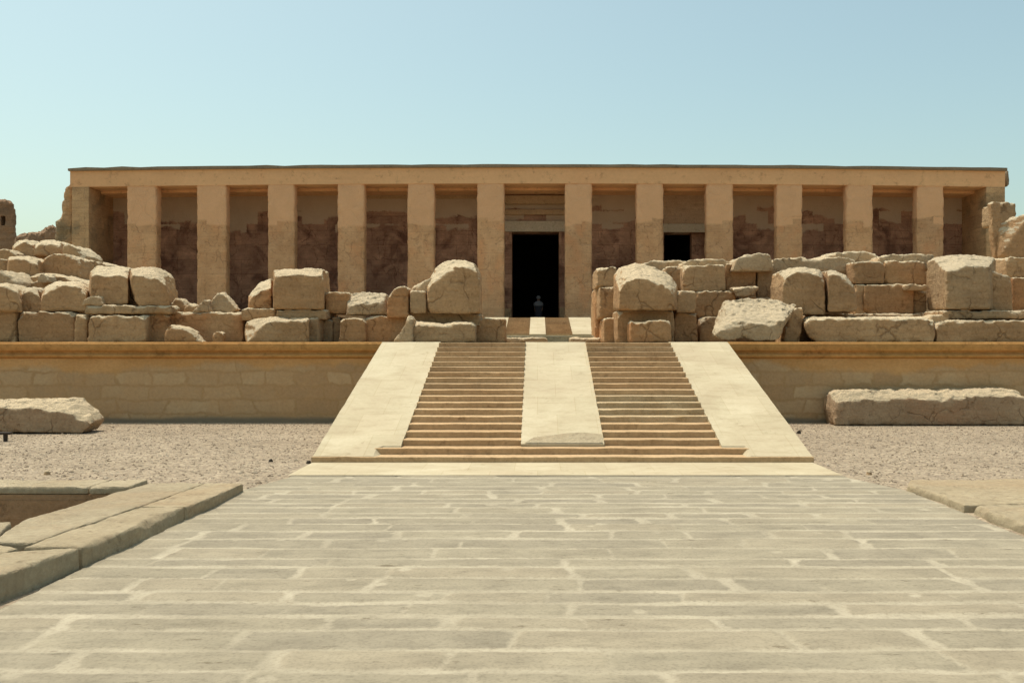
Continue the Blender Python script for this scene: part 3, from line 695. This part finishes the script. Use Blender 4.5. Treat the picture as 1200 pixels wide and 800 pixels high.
L_('dark olive block in a recess below the tall cube-shaped block', rect(373, 389, 375, B), 27.6, .8, 'grey')
L_('small worn block just left of the upright orange block', rect(389, 398, 372, B), 27.7, 1.0, 'tan')
L_('upright orange block with a flat lit top below the pitted boulder', rect(398, 428, 374, B), 27.0, 1.4, 'orange')
L_('brown block between the upright orange block and the leaning stone', rect(428.5, 481, 371, B), 27.2, 1.5, 'orange')
L_('leaning rough stone beside the top of the left ramp', [(459, B), (466, 392), (474, 382), (477, 371), (481, 369), (484, 374), (483, 388), (484, B)], 25.8, .7, 'pale', erode=.7)
L_('low front block with a notched top at the head of the left ramp', [(484, B), (484, 387), (489, 380), (507, 381.5), (520, 382), (530, 378.5), (552, 379), (557, 382), (557, B)], 26.0, 1.2, 'grey',
   sil=[(484, B), (482, 385), (484, 376), (507, 378), (520, 379.5), (530, 377), (552, 377.5), (557, 380), (557, B)])
L_('flat slab under the great arched boulder', rect(481, 562, 367.5, 382), 27.3, 1.8, 'grey')
L_('dark end block of the left ruin, beside the far staircase', rect(558, 591, 374, B), 27.4, 1.6, 'orange')
L_('core block under the great arched boulder', rect(485, 558, 382, B), 27.6, 1.5, 'tan')
# --- left, upper stones
L_('large squarish boulder with a crumbled pale top, left one of the touching pair', [(107, 357), (106, 340), (107, 325), (112, 322), (128, 324), (140, 322), (150, 326), (150, 357)], 27.2, 1.6, 'tan',
   sil=[(106, 357), (104.5, 340), (105.5, 319), (113, 311.5), (130, 312), (141, 312), (152, 315), (152, 357)], k=.5)
L_('large boulder with a rounded right shoulder, right one of the touching pair', [(160, 358), (158, 345), (153, 330), (155, 322), (170, 324), (184, 326), (195, 335), (199, 348), (200, 358)], 27.0, 1.6, 'tan',
   sil=[(158, 358), (153, 345), (151, 325), (153, 314), (168, 313), (181, 313), (192, 322), (197.5, 340), (199, 358)], k=.5)
L_('small flat stone wedged under the crumbled squarish boulder', [(95, 358), (98, 350), (108, 346), (116, 347), (120, 358)], 26.9, .7, 'pale', erode=.9)
L_('rounded dome-shaped boulder left of the touching pair', [(47, 365), (48, 352), (54, 341), (65, 335), (78, 334), (92, 337), (101, 345), (104, 365)], 27.2, 1.7, 'tan',
   sil=[(47, 365), (47, 349), (52, 337), (64, 330), (79, 329), (95, 330.5), (104, 338), (106, 365)], k=.5)
L_('low rubble boulder with a pale ridge between two rounded boulders', [(20, 366), (22, 350), (26, 343), (36, 340), (47, 347), (50, 366)], 27.3, 1.2, 'tan', erode=1.1, sil=[(20, 366), (20, 345), (25, 337), (34, 335), (44, 339), (50, 366)])
L_('smooth round boulder at the left edge above the short square block', [(-16, 366), (-14, 345), (-2, 335), (10, 336), (20, 343), (25, 355), (26, 366)], 26.8, 1.6, 'tan', sil=[(-16, 366), (-14, 341), (-2, 332), (10, 332), (21, 339), (26, 352), (27, 366)])
L_('pale sloping boulder at the left edge, second tier', [(-14, 338), (-12, 320), (0, 315), (9, 321), (17, 329), (20, 338)], 29.0, 1.5, 'pale', erode=.9)
L_('square block with a lit crest in the heap left of the temple corner', [(9, 342), (9, 320), (10, 304), (20, 303), (32, 304), (44, 309), (46, 325), (46, 342)], 30.5, 1.6, 'tan', sil=[(9, 342), (8, 318), (10, 301), (20, 299), (32, 300), (45, 305), (47, 325), (47, 342)])
L_('small white stone lodged in the heap left of the temple corner', [(43, 331), (44, 323), (49, 320), (55, 322), (57, 331)], 29.6, .6, 'pale', erode=.8)
L_('lower packing boulder behind the white stone', [(30, 350), (30, 333), (44, 329), (60, 330), (62, 350)], 29.9, 1.4, 'tan')
L_('big smooth block at the foot of the temple corner', [(46, 345), (47, 315), (50, 303), (62, 297), (78, 298), (92, 303), (95, 320), (96, 345)], 31.5, 2.0, 'tan')
L_('round topped boulder highest in the heap beside the mud brick wall', [(14, 301), (16, 290), (22, 285), (30, 283), (38, 287), (42, 301)], 33, 1.8, 'tan', sil=[(14, 301), (15, 287), (22, 282), (31, 280), (40, 285), (44, 301)])
L_('long pale-topped boulder highest in the heap beside the temple flank', [(40, 300), (41, 290), (50, 285), (60, 284), (71, 288), (73, 300)], 32.6, 1.8, 'tan', sil=[(40, 300), (41, 286), (50, 281.5), (60, 281), (71, 284.5), (74, 300)])
L_('sloping block leaning on the temple flank', [(72, 306), (73, 289), (80, 286), (90, 291), (98, 300), (98, 306)], 32.4, 1.5, 'grey')
L_('small flat-topped stone below the mud brick tower', [(-12, 308), (-10, 295), (0, 292), (10, 292), (17, 297), (18, 308)], 32.3, 1.4, 'tan')
L_('weathered low block below the mud brick tower at the left edge', [(-16, 325), (-14, 306), (0, 303), (12, 306), (14, 325)], 31.2, 1.4, 'tan')
L_('buried base mass carrying the heap left of the temple', [(-30, B), (-30, 350), (-10, 330), (20, 318), (60, 320), (98, 330), (112, 352), (116, B)], 30.2, 6.0, 'tan', voxel=.1)
L_('buried base stone below the highest boulders of the left heap', [(-20, 345), (-16, 310), (10, 300), (40, 297), (72, 298), (96, 304), (100, 345)], 33.0, 4.0, 'tan', voxel=.1)
# small stones in the gap
L_('knobbly stone right of the boulder with the rounded shoulder', [(199, 366), (199, 355), (204, 348), (210, 348), (216, 353), (219, 366)], 27.7, .6, 'grey', erode=.8)
L_('little grey stone between the knobbly stone and the small pyramid stone', [(214, 367), (216, 358), (221, 354.5), (228, 357), (231, 367)], 27.6, .5, 'grey', erode=.8)
L_('small pyramid-shaped bright stone beside the tilted slab', [(223, 367), (230, 360), (238, 351), (242, 351), (246, 366)], 27.4, .6, 'pale', erode=.3)
L_('tilted pale slab standing on its corner before the dark bay', [(244, 367), (243.5, 356), (253, 342), (258, 341.5), (267, 350), (278, 363), (270, 367)], 27.7, .45, 'pale', erode=.25)
L_('quarter round boulder with an orange face left of the tall cube-shaped block', [(292, 362), (292, 352), (296, 345), (306, 341), (318, 337), (319, 362)], 27.4, 1.2, 'orange',
   sil=[(290.5, 362), (291, 346), (297, 338), (306, 330), (318, 326), (320, 362)], k=.5)
L_('tall cube-shaped block with a crumbled flat top standing above its neighbours', [(320, 362.5), (320, 345), (321, 322), (335, 323), (350, 321.5), (366, 323), (379, 321), (380, 345), (380, 362.5)], 27.0, 1.5, 'tan',
   sil=[(320, 362.5), (320, 340), (321, 316.5), (335, 314), (350, 315), (366, 314), (378.5, 316), (380, 340), (380, 362.5)], k=.45, erode=.35)
L_('small squarish block touching the tall cube-shaped block on its right', rect(381, 408, 343, 367), 27.6, 1.2, 'orange')
L_('pitted pale boulder lying between two orange blocks', [(406, 369), (408, 360), (418, 356), (436, 354), (452, 352), (456, 369)], 27.3, 1.3, 'pale', sil=[(405, 369), (406, 348), (416, 343), (436, 342.5), (451, 343), (456, 369)], k=.5, erode=.8, chip=1.5, rough=.018)
L_('smooth orange stone with a round head', [(453, 372), (453, 355), (456, 344), (463, 336.5), (472, 335), (478, 338), (479, 372)], 26.9, 1.1, 'orange', erode=.5)
L_('small upright block left of the joint in the arched boulder', rect(481, 498, 341, 367), 26.9, 1.2, 'grey')
L_('rough pale shoulder stone sloping up to the great arched boulder', [(478.5, 368), (479, 340), (486, 333), (497, 329), (505, 325), (512, 318), (516, 368)], 27.2, 1.5, 'pale', erode=.7, chip=1.5, rough=.018)
L_('great arched boulder, tallest of the left ruin, near the far staircase', [(501, 367.5), (501, 341), (507, 332), (516, 326), (523, 319), (533, 313), (548, 313), (558, 316), (562, 330), (562.5, 367.5)], 26.8, 1.8, 'tan',
   sil=[(499, 367.5), (500, 330), (506, 320), (512, 312), (519, 307.5), (530, 304.5), (546, 305), (557, 310), (562, 322), (563, 367.5)], k=.4, erode=.45)

# --- right of the stairs
R_('top block of the ruined pier beside the far staircase', rect(700, 722, 314, 336), 29.4, 2.4, 'tan')
R_('tall middle block of the ruined pier beside the far staircase', rect(703.5, 722, 336.5, 373), 28.9, 2.6, 'tan')
R_('thin upright slab facing the far staircase', rect(698, 704, 337, B), 30.2, 2.2, 'orange')
R_('lowest block of the ruined pier beside the far staircase', rect(708, 723, 373.5, B), 28.2, 2.2, 'orange')
R_('low pale slab lying on the terrace at the foot of the pier', rect(668, 707, 396, B), 29.6, 1.2, 'pale')
R_('flat pale slab lying left of the far staircase landing', rect(584, 640, 396.3, B), 29.4, 1.1, 'pale')
R_('arched block with a broad bright back, first right of the stairs', [(725, 363.5), (725, 345), (727, 334), (736, 328), (748, 326), (762, 328), (776, 333), (786, 341), (790, 350), (790.5, 363.5)], 26.4, 2.0, 'tan',
   sil=[(720, 363.5), (720, 335), (720, 322), (727, 312), (745, 308.5), (764, 312), (778, 318), (788, 325), (794, 334), (795, 363.5)], k=.75, erode=.25)
R_('slab course carrying the arched block', rect(724, 790, 364.5, B), 27.0, 2.0, 'tan')
R_('front block with a scalloped lit top below the arched block', [(739, B), (738, 388), (739, 377), (748, 378), (755, 378), (762, 375), (774, 374.5), (786, 376), (787, 388), (787, B)], 26.0, .9, 'orange')
R_('small square stone right of the arched block', rect(793, 815, 341, 366), 27.6, 1.3, 'tan')
R_('block in shade under the small square stone', rect(791, 817, 367, B), 27.8, 1.3, 'orange')
R_('wall block crowned by a broken ridge, above the small square stone', rect(801, 850, 311, 341), 29.0, 2.0, 'tan')
R_('brown wall block below the ridge-crowned block', rect(816, 862, 341.5, 371.5), 28.8, 2.0, 'orange')
R_('low plain block left of the leaning pitted slab', rect(821, 862, 372, B), 28.4, 1.6, 'tan')
R_('small corner block with a bright left side behind the arched block', rect(779, 800, 313, 341), 29.6, 1.8, 'tan')
R_('flat rough ridge stone behind the arched block', [(750, 326), (752, 309), (768, 304.5), (790, 305), (808, 306), (810, 326)], 30.4, 2.2, 'pale', erode=.7, back=.0)
R_('long rough ridge stone above the crowned wall block', [(798, 321), (799, 307), (815, 303), (835, 303), (856, 305), (858, 321)], 29.6, 2.4, 'pale', erode=.7)
R_('back filling block behind the ruined pier', rect(722, 800, 318, B), 31.0, 1.6, 'tan')
R_('square block above the L-shaped ledge', rect(851, 886, 309, 349), 29.4, 1.6, 'orange')
R_('domed stone capping the square block above the L-shaped ledge', [(858, 318), (863, 303), (876, 298), (892, 296), (904, 299), (908, 318)], 29.0, 2.2, 'pale', erode=.7)
R_('projecting ledge stone above the leaning pitted slab', [(858, 339.5), (862, 347), (872, 349), (884, 346), (888, 342), (889, 336.5), (872, 337)][::-1], 28.2, .8, 'pale', sil=[(857, 337), (860, 341), (872, 343), (884, 341), (890, 338), (890, 335), (872, 335.5)][::-1], erode=.3)
R_('wall block right of the ledge stone', rect(889, 908, 309, 352), 29.4, 1.5, 'tan')
R_('core block behind the leaning pitted slab', rect(862, 915, 349, B), 29.0, 1.6, 'tan')
R_('large half-arched block behind the leaning pitted slab', [(917, 368.5), (917, 340), (920, 326), (930, 320), (945, 317), (957, 322), (966, 326), (967, 368.5)], 27.2, 1.5, 'tan',
   sil=[(912, 368.5), (911, 335), (914, 319), (927, 314), (945, 312.5), (958, 315), (967, 320), (968, 368.5)], k=.4, erode=.35)
R_('matching block with a rounded right shoulder, right half of the arch', [(970, 365), (970, 345), (970, 323), (980, 322), (991, 327), (999, 337), (1003, 350), (1004, 365)], 27.1, 1.5, 'tan',
   sil=[(969, 365), (969, 340), (969, 317), (979, 317), (992, 322), (1000, 333), (1004, 346), (1005, 365)], k=.4, erode=.35)
# leaning slab: bright face towards sun
R_('pale pitted slab leaning back with its broad bright face up', [(833, 394), (840, 397), (853, 399), (868, 397), (884, 399), (902, 400), (914, 399), (917, 385), (921, 375), (900, 380), (870, 378), (845, 383)][::-1], 25.6, 1.5, 'pale',
   sil=[(838, 376), (840, 380), (853, 385), (868, 385), (884, 385), (902, 385), (918, 380), (930, 365), (934, 357), (905, 350), (870, 350), (850, 352)][::-1], k=.95, erode=.6, chip=1.6, rough=.018, big=.03)
R_('dark trapezoid block closing the right end of the leaning pitted slab', [(918, B), (922, 380), (928, 362), (941, 359), (942, 375), (938, B)], 26.6, 1.1, 'tan', erode=.4)
R_('small wedge stone between the leaning slab and the long beam', rect(938, 948, 385, B), 27.4, .6, 'orange')
R_('long beam-like block with a rounded left end, under the arch pair', [(956, B), (948, 396), (943, 385), (943, 378), (950, 374), (990, 373.5), (1040, 373), (1082, 373), (1093, 378), (1096, 390), (1094, B)], 26.3, 1.5, 'tan',
   sil=[(956, B), (948, 394), (943, 383), (943, 375), (950, 371), (990, 371.5), (1040, 371), (1082, 371), (1094, 374), (1097, 388), (1094, B)], chip=1.6, erode=.6)
R_('long low beam-like block reaching the right edge of the view', [(1098, B), (1097, 385), (1102, 377), (1120, 375), (1160, 375.5), (1215, 375), (1240, 378), (1242, B)], 26.4, 1.5, 'tan', chip=1.4)
R_('small rough stone in the joint between the two long beams', [(1084, 378), (1086, 372), (1096, 368), (1110, 369), (1118, 373), (1112, 378)], 26.9, .7, 'pale', erode=.8, chip=2)
R_('upper course block left of the reddish one', rect(1000, 1037, 307, 332), 28.9, 1.8, 'orange')
R_('reddish orange upper course block left of the great bright corner block', rect(1037.5, 1085, 306, 333), 29.0, 1.8, 'orange')
R_('second course block just right of the arch pair', rect(1003, 1014, 334, 368), 28.8, 1.6, 'tan')
R_('broad yellow second course block below the upper course', rect(1014, 1071, 334, 368), 28.7, 1.6, 'orange')
R_('narrow green-grey block beside the great bright corner block', rect(1071.5, 1086, 341, 368), 28.9, 1.4, 'grey')
R_('thin bright ledge slab above the narrow green-grey block', rect(1060, 1087, 334, 340), 28.5, 1.3, 'pale', voxel=.04)
R_('long stringy ridge slab along the crest behind the arch pair', [(900, 321), (901, 304), (930, 301), (960, 302), (985, 301), (1003, 304), (1004, 321)], 29.6, 2.0, 'pale', erode=.7, chip=2)
R_('pale flat cap stone with a pointed right end on the crest', [(960, 314), (970, 297), (990, 294.5), (1015, 294.5), (1026, 297), (1042, 306), (1042, 314)], 30.2, 2.0, 'pale', erode=.6)
R_('wall block behind the arch pair below the crest', rect(905, 1001, 311, 371), 29.9, 1.6, 'tan')
R_('right cap slab of the crest ending at the great bright corner block', [(1026, 316), (1030, 301), (1045, 297.5), (1070, 297), (1095, 298), (1098, 316)], 29.2, 2.3, 'pale', erode=.5)
R_('low base block filling behind the long beam', rect(946, 1094, 368, B), 28.4, 1.4, 'tan')
R_('great bright corner block with crumbled top and lit left side', [(1109, 362.5), (1109, 340), (1109, 318), (1116, 312), (1132, 311), (1150, 312), (1159, 313), (1160, 340), (1160, 362.5)], 26.8, 2.0, 'grey',
   sil=[(1096, 362.5), (1095, 335), (1095, 305), (1105, 299), (1128, 298), (1148, 299), (1166, 302), (1168, 335), (1168, 362.5)], k=.7, erode=.4)
R_('square block right of the great bright corner block', [(1161, 369), (1161, 345), (1161, 318), (1167, 316), (1176, 321), (1186, 323), (1187, 345), (1187, 369)], 27.4, 1.6, 'tan')
R_('thin slab laid under the great bright corner block', rect(1106, 1245, 364, 373), 26.9, 2.2, 'grey')
R_('dark block near the right edge under the carved mound stone', rect(1180, 1245, 302, 325), 29.4, 2.0, 'tan')
R_('pinkish block at the right edge beside the square block', rect(1188, 1240, 325.5, 369), 28.0, 1.8, 'orange')
R_('upright pale slab standing before the temple right corner', [(1166, 304), (1164, 280), (1161, 238), (1165, 235), (1173, 236), (1173, 270), (1175, 304)], 32.0, .3, 'tan', erode=.3)
R_('dark overhanging block wedged behind the upright pale slab', [(1172, 262), (1172, 237), (1180, 236), (1191, 238), (1192, 250), (1188, 262)], 33.4, 1.4, 'grey', erode=.5)
R_('big pale mound stone with worn grooves at the right edge', [(1175, 304), (1176, 270), (1180, 259), (1192, 253), (1210, 249), (1232, 252), (1236, 304)], 31.6, .55, 'tan', erode=.6, chip=1.3)
R_('plain packing block carrying the mound stone', rect(1160, 1245, 303, 370), 31.4, 2.2, 'tan')

# --- the long fallen pieces on the gravel
GF = 'fallen stone beams on the gravel'
M['beam'] = stone('fallen_beam_stone', (0.412, 0.276, 0.169), (0.554, 0.407, 0.267), accent=(0.483, 0.301, 0.180), sc_=1.5, pale_top=(0.56, 0.455, 0.31), carve=(1.6, 0.8, 0.6))
rock('long fallen stone beam with a cracked pale top, lying against the wall at right', [(979, 498), (978, 480), (980, 470), (990, 468), (1040, 467), (1100, 466), (1108, 470), (1116, 465), (1150, 464), (1190, 464), (1206, 468), (1210, 485), (1209, 498)], 19.95, .72, 'beam',
     sil=[(976, 498), (972, 478), (974, 461), (984, 457), (1040, 457), (1096, 457), (1104, 460), (1112, 456.5), (1150, 456), (1186, 456), (1200, 462), (1206, 478), (1207, 498)], k=.35, name='fallen_beam', cat='stone beam', group=GF, voxel=.03, erode=.25, chip=1.4, rough=.010, big=.015)
rock('tapering fallen stone block with a pale broken top, on the gravel at left', [(-60, 507), (-60, 490), (-60, 478), (-20, 477), (30, 477), (60, 480), (85, 486), (92, 491), (104, 489), (108, 497), (96, 507)], 18.1, .8, 'beam',
     sil=[(-60, 507), (-60, 486), (-60, 469), (-20, 469), (30, 468), (60, 467.5), (86, 467), (96, 474), (106, 483), (113, 493), (104, 505)], k=.5, name='fallen_beam', cat='stone beam', group=GF, voxel=.03, erode=.25, chip=1.0, rough=.010, big=.015)

# ================================================================ LOW WALLS BESIDE THE PATH
def slab(label, pts, z0, z1, seed, mat='kerb', name='kerb_slab', cat='stone slab', group='low wall slabs beside the path', slope=None, **kw):
    """slab from a plan outline (x, y) in metres"""
    rj = random.Random(seed); q = []
    for a, b in zip(pts, pts[1:] + pts[:1]):
        n = max(1, int(math.hypot(b[0] - a[0], b[1] - a[1]) / .16))
        for i in range(n):
            t = i / n; q.append((a[0] + (b[0] - a[0]) * t, a[1] + (b[1] - a[1]) * t))
    cx = sum(p[0] for p in q) / len(q); cy = sum(p[1] for p in q) / len(q)
    jag = kw.pop('jag', .02)
    zf = (lambda x, y: z1) if slope is None else slope
    def inn(x, y, d):
        v = Vector((cx - x, cy - y)); v.x = max(-1, min(1, v.x * 4)); v.y = max(-1, min(1, v.y * 4)); return x + v.x * d, y + v.y * d
    r0 = [Vector((x, y, z0)) for x, y in q]
    js = [max(0.0, noise.noise(Vector((x * 2.2, y * 2.2, seed))) * 1.6) * jag + rj.uniform(0, .2) * jag for x, y in q]
    r1 = [Vector((*inn(x, y, d * .4), zf(x, y) - .006 - d * rj.uniform(.3, .9))) for (x, y), d in zip(q, js)]
    r2 = [Vector((*inn(x, y, d + .004), zf(x, y))) for (x, y), d in zip(q, js)]
    kw = {**dict(erode=.15, rough=.0025, big=.004, chip=.15, iters=2, topwear=.2), **kw}
    return tag(solid(name, [r0, r1, r2], 0.018, mat, seed, **kw), label, cat, group)
gl = 'low wall slabs left of the path'
hz = lambda x, y: 0.20 - 0.018 * (y - 6)
slab('long path-side slab at left, nearest to the camera with a chipped corner', [(-3.50, 3.9), (-3.48, 5.2), (-3.56, 6.1), (-3.50, 6.55), (-3.46, 7.115), (-3.9, 7.125), (-4.0, 6.5), (-4.02, 3.9)], -.05, .19, 501, group=gl, slope=hz, jag=.16)
slab('long path-side slab at left with a broken curved edge, second from the camera', [(-3.45, 7.125), (-3.42, 7.7), (-3.40, 8.5), (-3.41, 9.07), (-3.855, 9.085), (-3.885, 8.2), (-3.91, 7.135)], -.05, .18, 502, group=gl, slope=hz, jag=.09)
slab('path-side slab at left, third from the camera, beyond a narrow joint', [(-3.41, 9.08), (-3.38, 9.8), (-3.40, 10.87), (-3.845, 10.88), (-3.855, 9.095)], -.05, .15, 503, group=gl, slope=hz)
slab('inner row slab at left between the pit and the path-side slabs', [(-3.915, 7.3), (-3.875, 9.0), (-3.855, 10.88), (-4.5, 10.88), (-4.55, 9.2), (-4.57, 8.3), (-4.35, 7.6), (-4.25, 7.35)], -.3, .16, 504, group=gl, slope=hz)
slab('cross slab on the near side of the sunken pit', [(-4.30, 7.44), (-4.38, 7.62), (-4.60, 8.22), (-5.6, 8.33), (-7.6, 8.36), (-7.6, 7.50), (-5.2, 7.46)], -.5, .165, 505, group=gl)
slab('far cross slab beyond the sunken pit, left of a joint', [(-4.965, 10.36), (-4.965, 10.9), (-7.6, 10.9), (-7.6, 10.34)], .06, .145, 506, group=gl, mat='kerb')
slab('short far cross slab meeting the inner row slab', [(-4.52, 10.36), (-4.53, 10.92), (-4.95, 10.9), (-4.95, 10.34)], .06, .145, 507, group=gl)
slab('far cross slab at the left edge of the view, beyond the pit', [(-7.63, 10.34), (-7.63, 10.9), (-11, 10.9), (-11, 10.34)], .06, .145, 508, group=gl)
slab('rear slab in the left foreground behind the nearest path-side slab', [(-4.04, 3.9), (-4.02, 6.4), (-3.93, 7.12), (-4.28, 7.30), (-5.4, 7.38), (-5.6, 3.9)], -.05, .175, 509, group=gl)
slab('small broken slab at the left edge of the view in front of the pit', [(-5.44, 7.42), (-5.6, 6.6), (-7.6, 6.6), (-7.6, 7.44)], -.05, .16, 510, group=gl)
o = boxes('pit_wall', [(-11, -4.54, 10.355, 10.60, -.5, .058)], 'pit', .0)
tag(o, 'wall face with its shade coloured brown, inside the sunken pit at the left', 'wall')
gr_ = 'low wall slabs right of the path'
slab('broad flat slab right of the path, nearest to the pale landing strip', [(4.33, 9.55), (4.36, 10.2), (4.28, 10.9), (4.5, 11.35), (6.2, 11.45), (9.0, 11.4), (9.0, 9.6), (6.0, 9.7), (4.9, 9.62)], -.05, .085, 521, group=gr_, jag=.12)
slab('flat slab right of the path, in front of the crack', [(4.36, 7.2), (4.42, 8.0), (4.34, 8.9), (4.40, 9.50), (5.0, 9.57), (6.2, 9.62), (9.0, 9.55), (9.0, 7.2)], -.05, .095, 522, group=gr_, jag=.12)
slab('flat slab right of the path, closest to the camera and out of most of the view', [(4.36, 4.5), (4.40, 7.15), (9.0, 7.15), (9.0, 4.5)], -.05, .09, 523, group=gr_)

# small loose stones on the gravel
def pebble(label, px, py, r, mat, seed):
    Y = EYE * F / (py - CY); c = P(px, py, Y)
    pts = [(c.x + r * math.cos(a) * (1 + .25 * math.sin(a * 3 + seed)), Y + r * .8 * math.sin(a)) for a in [k * math.pi / 4 for k in range(8)]]
    tag(solid('loose_stone', [[Vector((x, y, -.01)) for x, y in pts], [Vector((x * .6 + c.x * .4, y * .6 + Y * .4, r * 1.1)) for x, y in pts]], max(.008, r / 6), mat, seed, erode=.6, rough=.004, big=.004, iters=4), label, 'stone', 'loose stones on the gravel')
pebble('small dark stone on the gravel just left of the fallen beam', 936, 508, .06, 'darkstone', 601)
pebble('small dark stone by the left foot of the staircase', 362, 543, .05, 'darkstone', 602)
pebble('dark loose stone on the gravel well left of the staircase', 317, 541, .045, 'darkstone', 603)
pebble('pale loose stone on the gravel behind the left kerb slabs', 55, 556, .05, 'pale', 604)
pebble('brownish loose stone on the gravel between the staircase and the right slabs', 1018, 556, .05, 'grey', 605)
# iron spike at the left edge
def spike():
    Y = EYE * F / (517 - CY); c = P(6.5, 517, Y)
    t = empty('iron_stake', (c.x, Y, 0))
    bm = bmesh.new(); bmesh.ops.create_cone(bm, cap_ends=True, segments=10, radius1=.035, radius2=.04, depth=.13, matrix=__import__('mathutils').Matrix.Translation((c.x, Y, .06)))
    me = bpy.data.meshes.new('stem'); bm.to_mesh(me); bm.free(); child(link('stem', me, 'iron'), t)
    boxes('head_plate', [(c.x - .13, c.x + .10, Y - .05, Y + .05, .122, .165)], 'iron', .012, t)
    tag(t, 'short dark iron stake with a flat head below the left fallen block', 'stake')
spike()

# ================================================================ PERSON IN THE DOORWAY
def person():
    bx, by, bz = X(631, 56.8), 56.8, UZ + .0
    S = [((0, 0, .98), .15), ((0, 0, 1.18), .14), ((0, 0, 1.40), .17), ((0, 0, 1.53), .065), ((0, -.01, 1.64), .095), ((0, -.01, 1.76), .085),
         ((-.18, 0, 1.44), .07), ((-.23, -.02, 1.15), .048), ((-.20, -.10, .90), .034), ((.18, 0, 1.44), .07), ((.23, -.02, 1.15), .048), ((.20, -.12, .92), .034),
         ((-.10, 0, .88), .11), ((-.11, -.01, .50), .075), ((-.12, .02, .09), .048), ((-.12, -.13, .04), .038), ((.10, 0, .88), .11), ((.11, .01, .50), .075), ((.13, .03, .09), .048), ((.14, -.12, .04), .038)]
    E = [(0, 1), (1, 2), (2, 3), (3, 4), (4, 5), (2, 6), (6, 7), (7, 8), (2, 9), (9, 10), (10, 11), (0, 12), (12, 13), (13, 14), (14, 15), (0, 16), (16, 17), (17, 18), (18, 19)]
    me = bpy.data.meshes.new('person_src'); me.from_pydata([s[0] for s in S], E, [])
    o = bpy.data.objects.new('tmp', me); COL.objects.link(o)
    o.modifiers.new('s', 'SKIN'); sv_ = me.skin_vertices[0].data
    for i, s in enumerate(S): sv_[i].radius = (s[1], s[1] * .85)
    sv_[0].use_root = True
    o.modifiers.new('u', 'SUBSURF').levels = 2
    nm = bpy.data.meshes.new_from_object(o.evaluated_get(bpy.context.evaluated_depsgraph_get())); bpy.data.objects.remove(o); nm.name = 'person'
    p = link('person', nm, 'skin', smooth=True); p.location = (bx, by, bz)
    bpy.context.view_layer.update()
    # robe and pale headcloth
    def lathe(name, prof, mat):
        bm = bmesh.new(); rings = []
        for rx, ry, z, oy in prof:
            rings.append([bm.verts.new((rx * math.cos(a), oy + ry * math.sin(a) , z)) for a in [k * math.tau / 24 for k in range(24)]])
        for a, b in zip(rings, rings[1:]):
            for i in range(24): bm.faces.new((a[i], a[(i + 1) % 24], b[(i + 1) % 24], b[i]))
        bm.faces.new(rings[-1])
        m_ = bpy.data.meshes.new(name); bm.to_mesh(m_); bm.free(); q = link(name, m_, mat, smooth=True); q.parent = p; return q
    lathe('robe', [(.27, .24, .12, 0), (.25, .20, .5, 0), (.24, .18, .95, 0), (.26, .18, 1.25, 0), (.25, .17, 1.36, 0), (.12, .10, 1.52, 0)], 'cloth_dark')
    lathe('headcloth', [(.105, .11, 1.68, .02), (.135, .14, 1.71, .02), (.135, .14, 1.78, .01), (.10, .11, 1.85, .01), (.03, .04, 1.88, .01)], 'cloth_pale')
    lathe('shawl', [(.29, .20, 1.26, 0), (.30, .20, 1.38, 0), (.27, .18, 1.46, 0), (.14, .12, 1.53, 0), (.08, .08, 1.57, 0)], 'cloth_pale')
    tag(p, 'person standing in the dark main doorway, pale cloth over head and shoulders', 'person')
person()
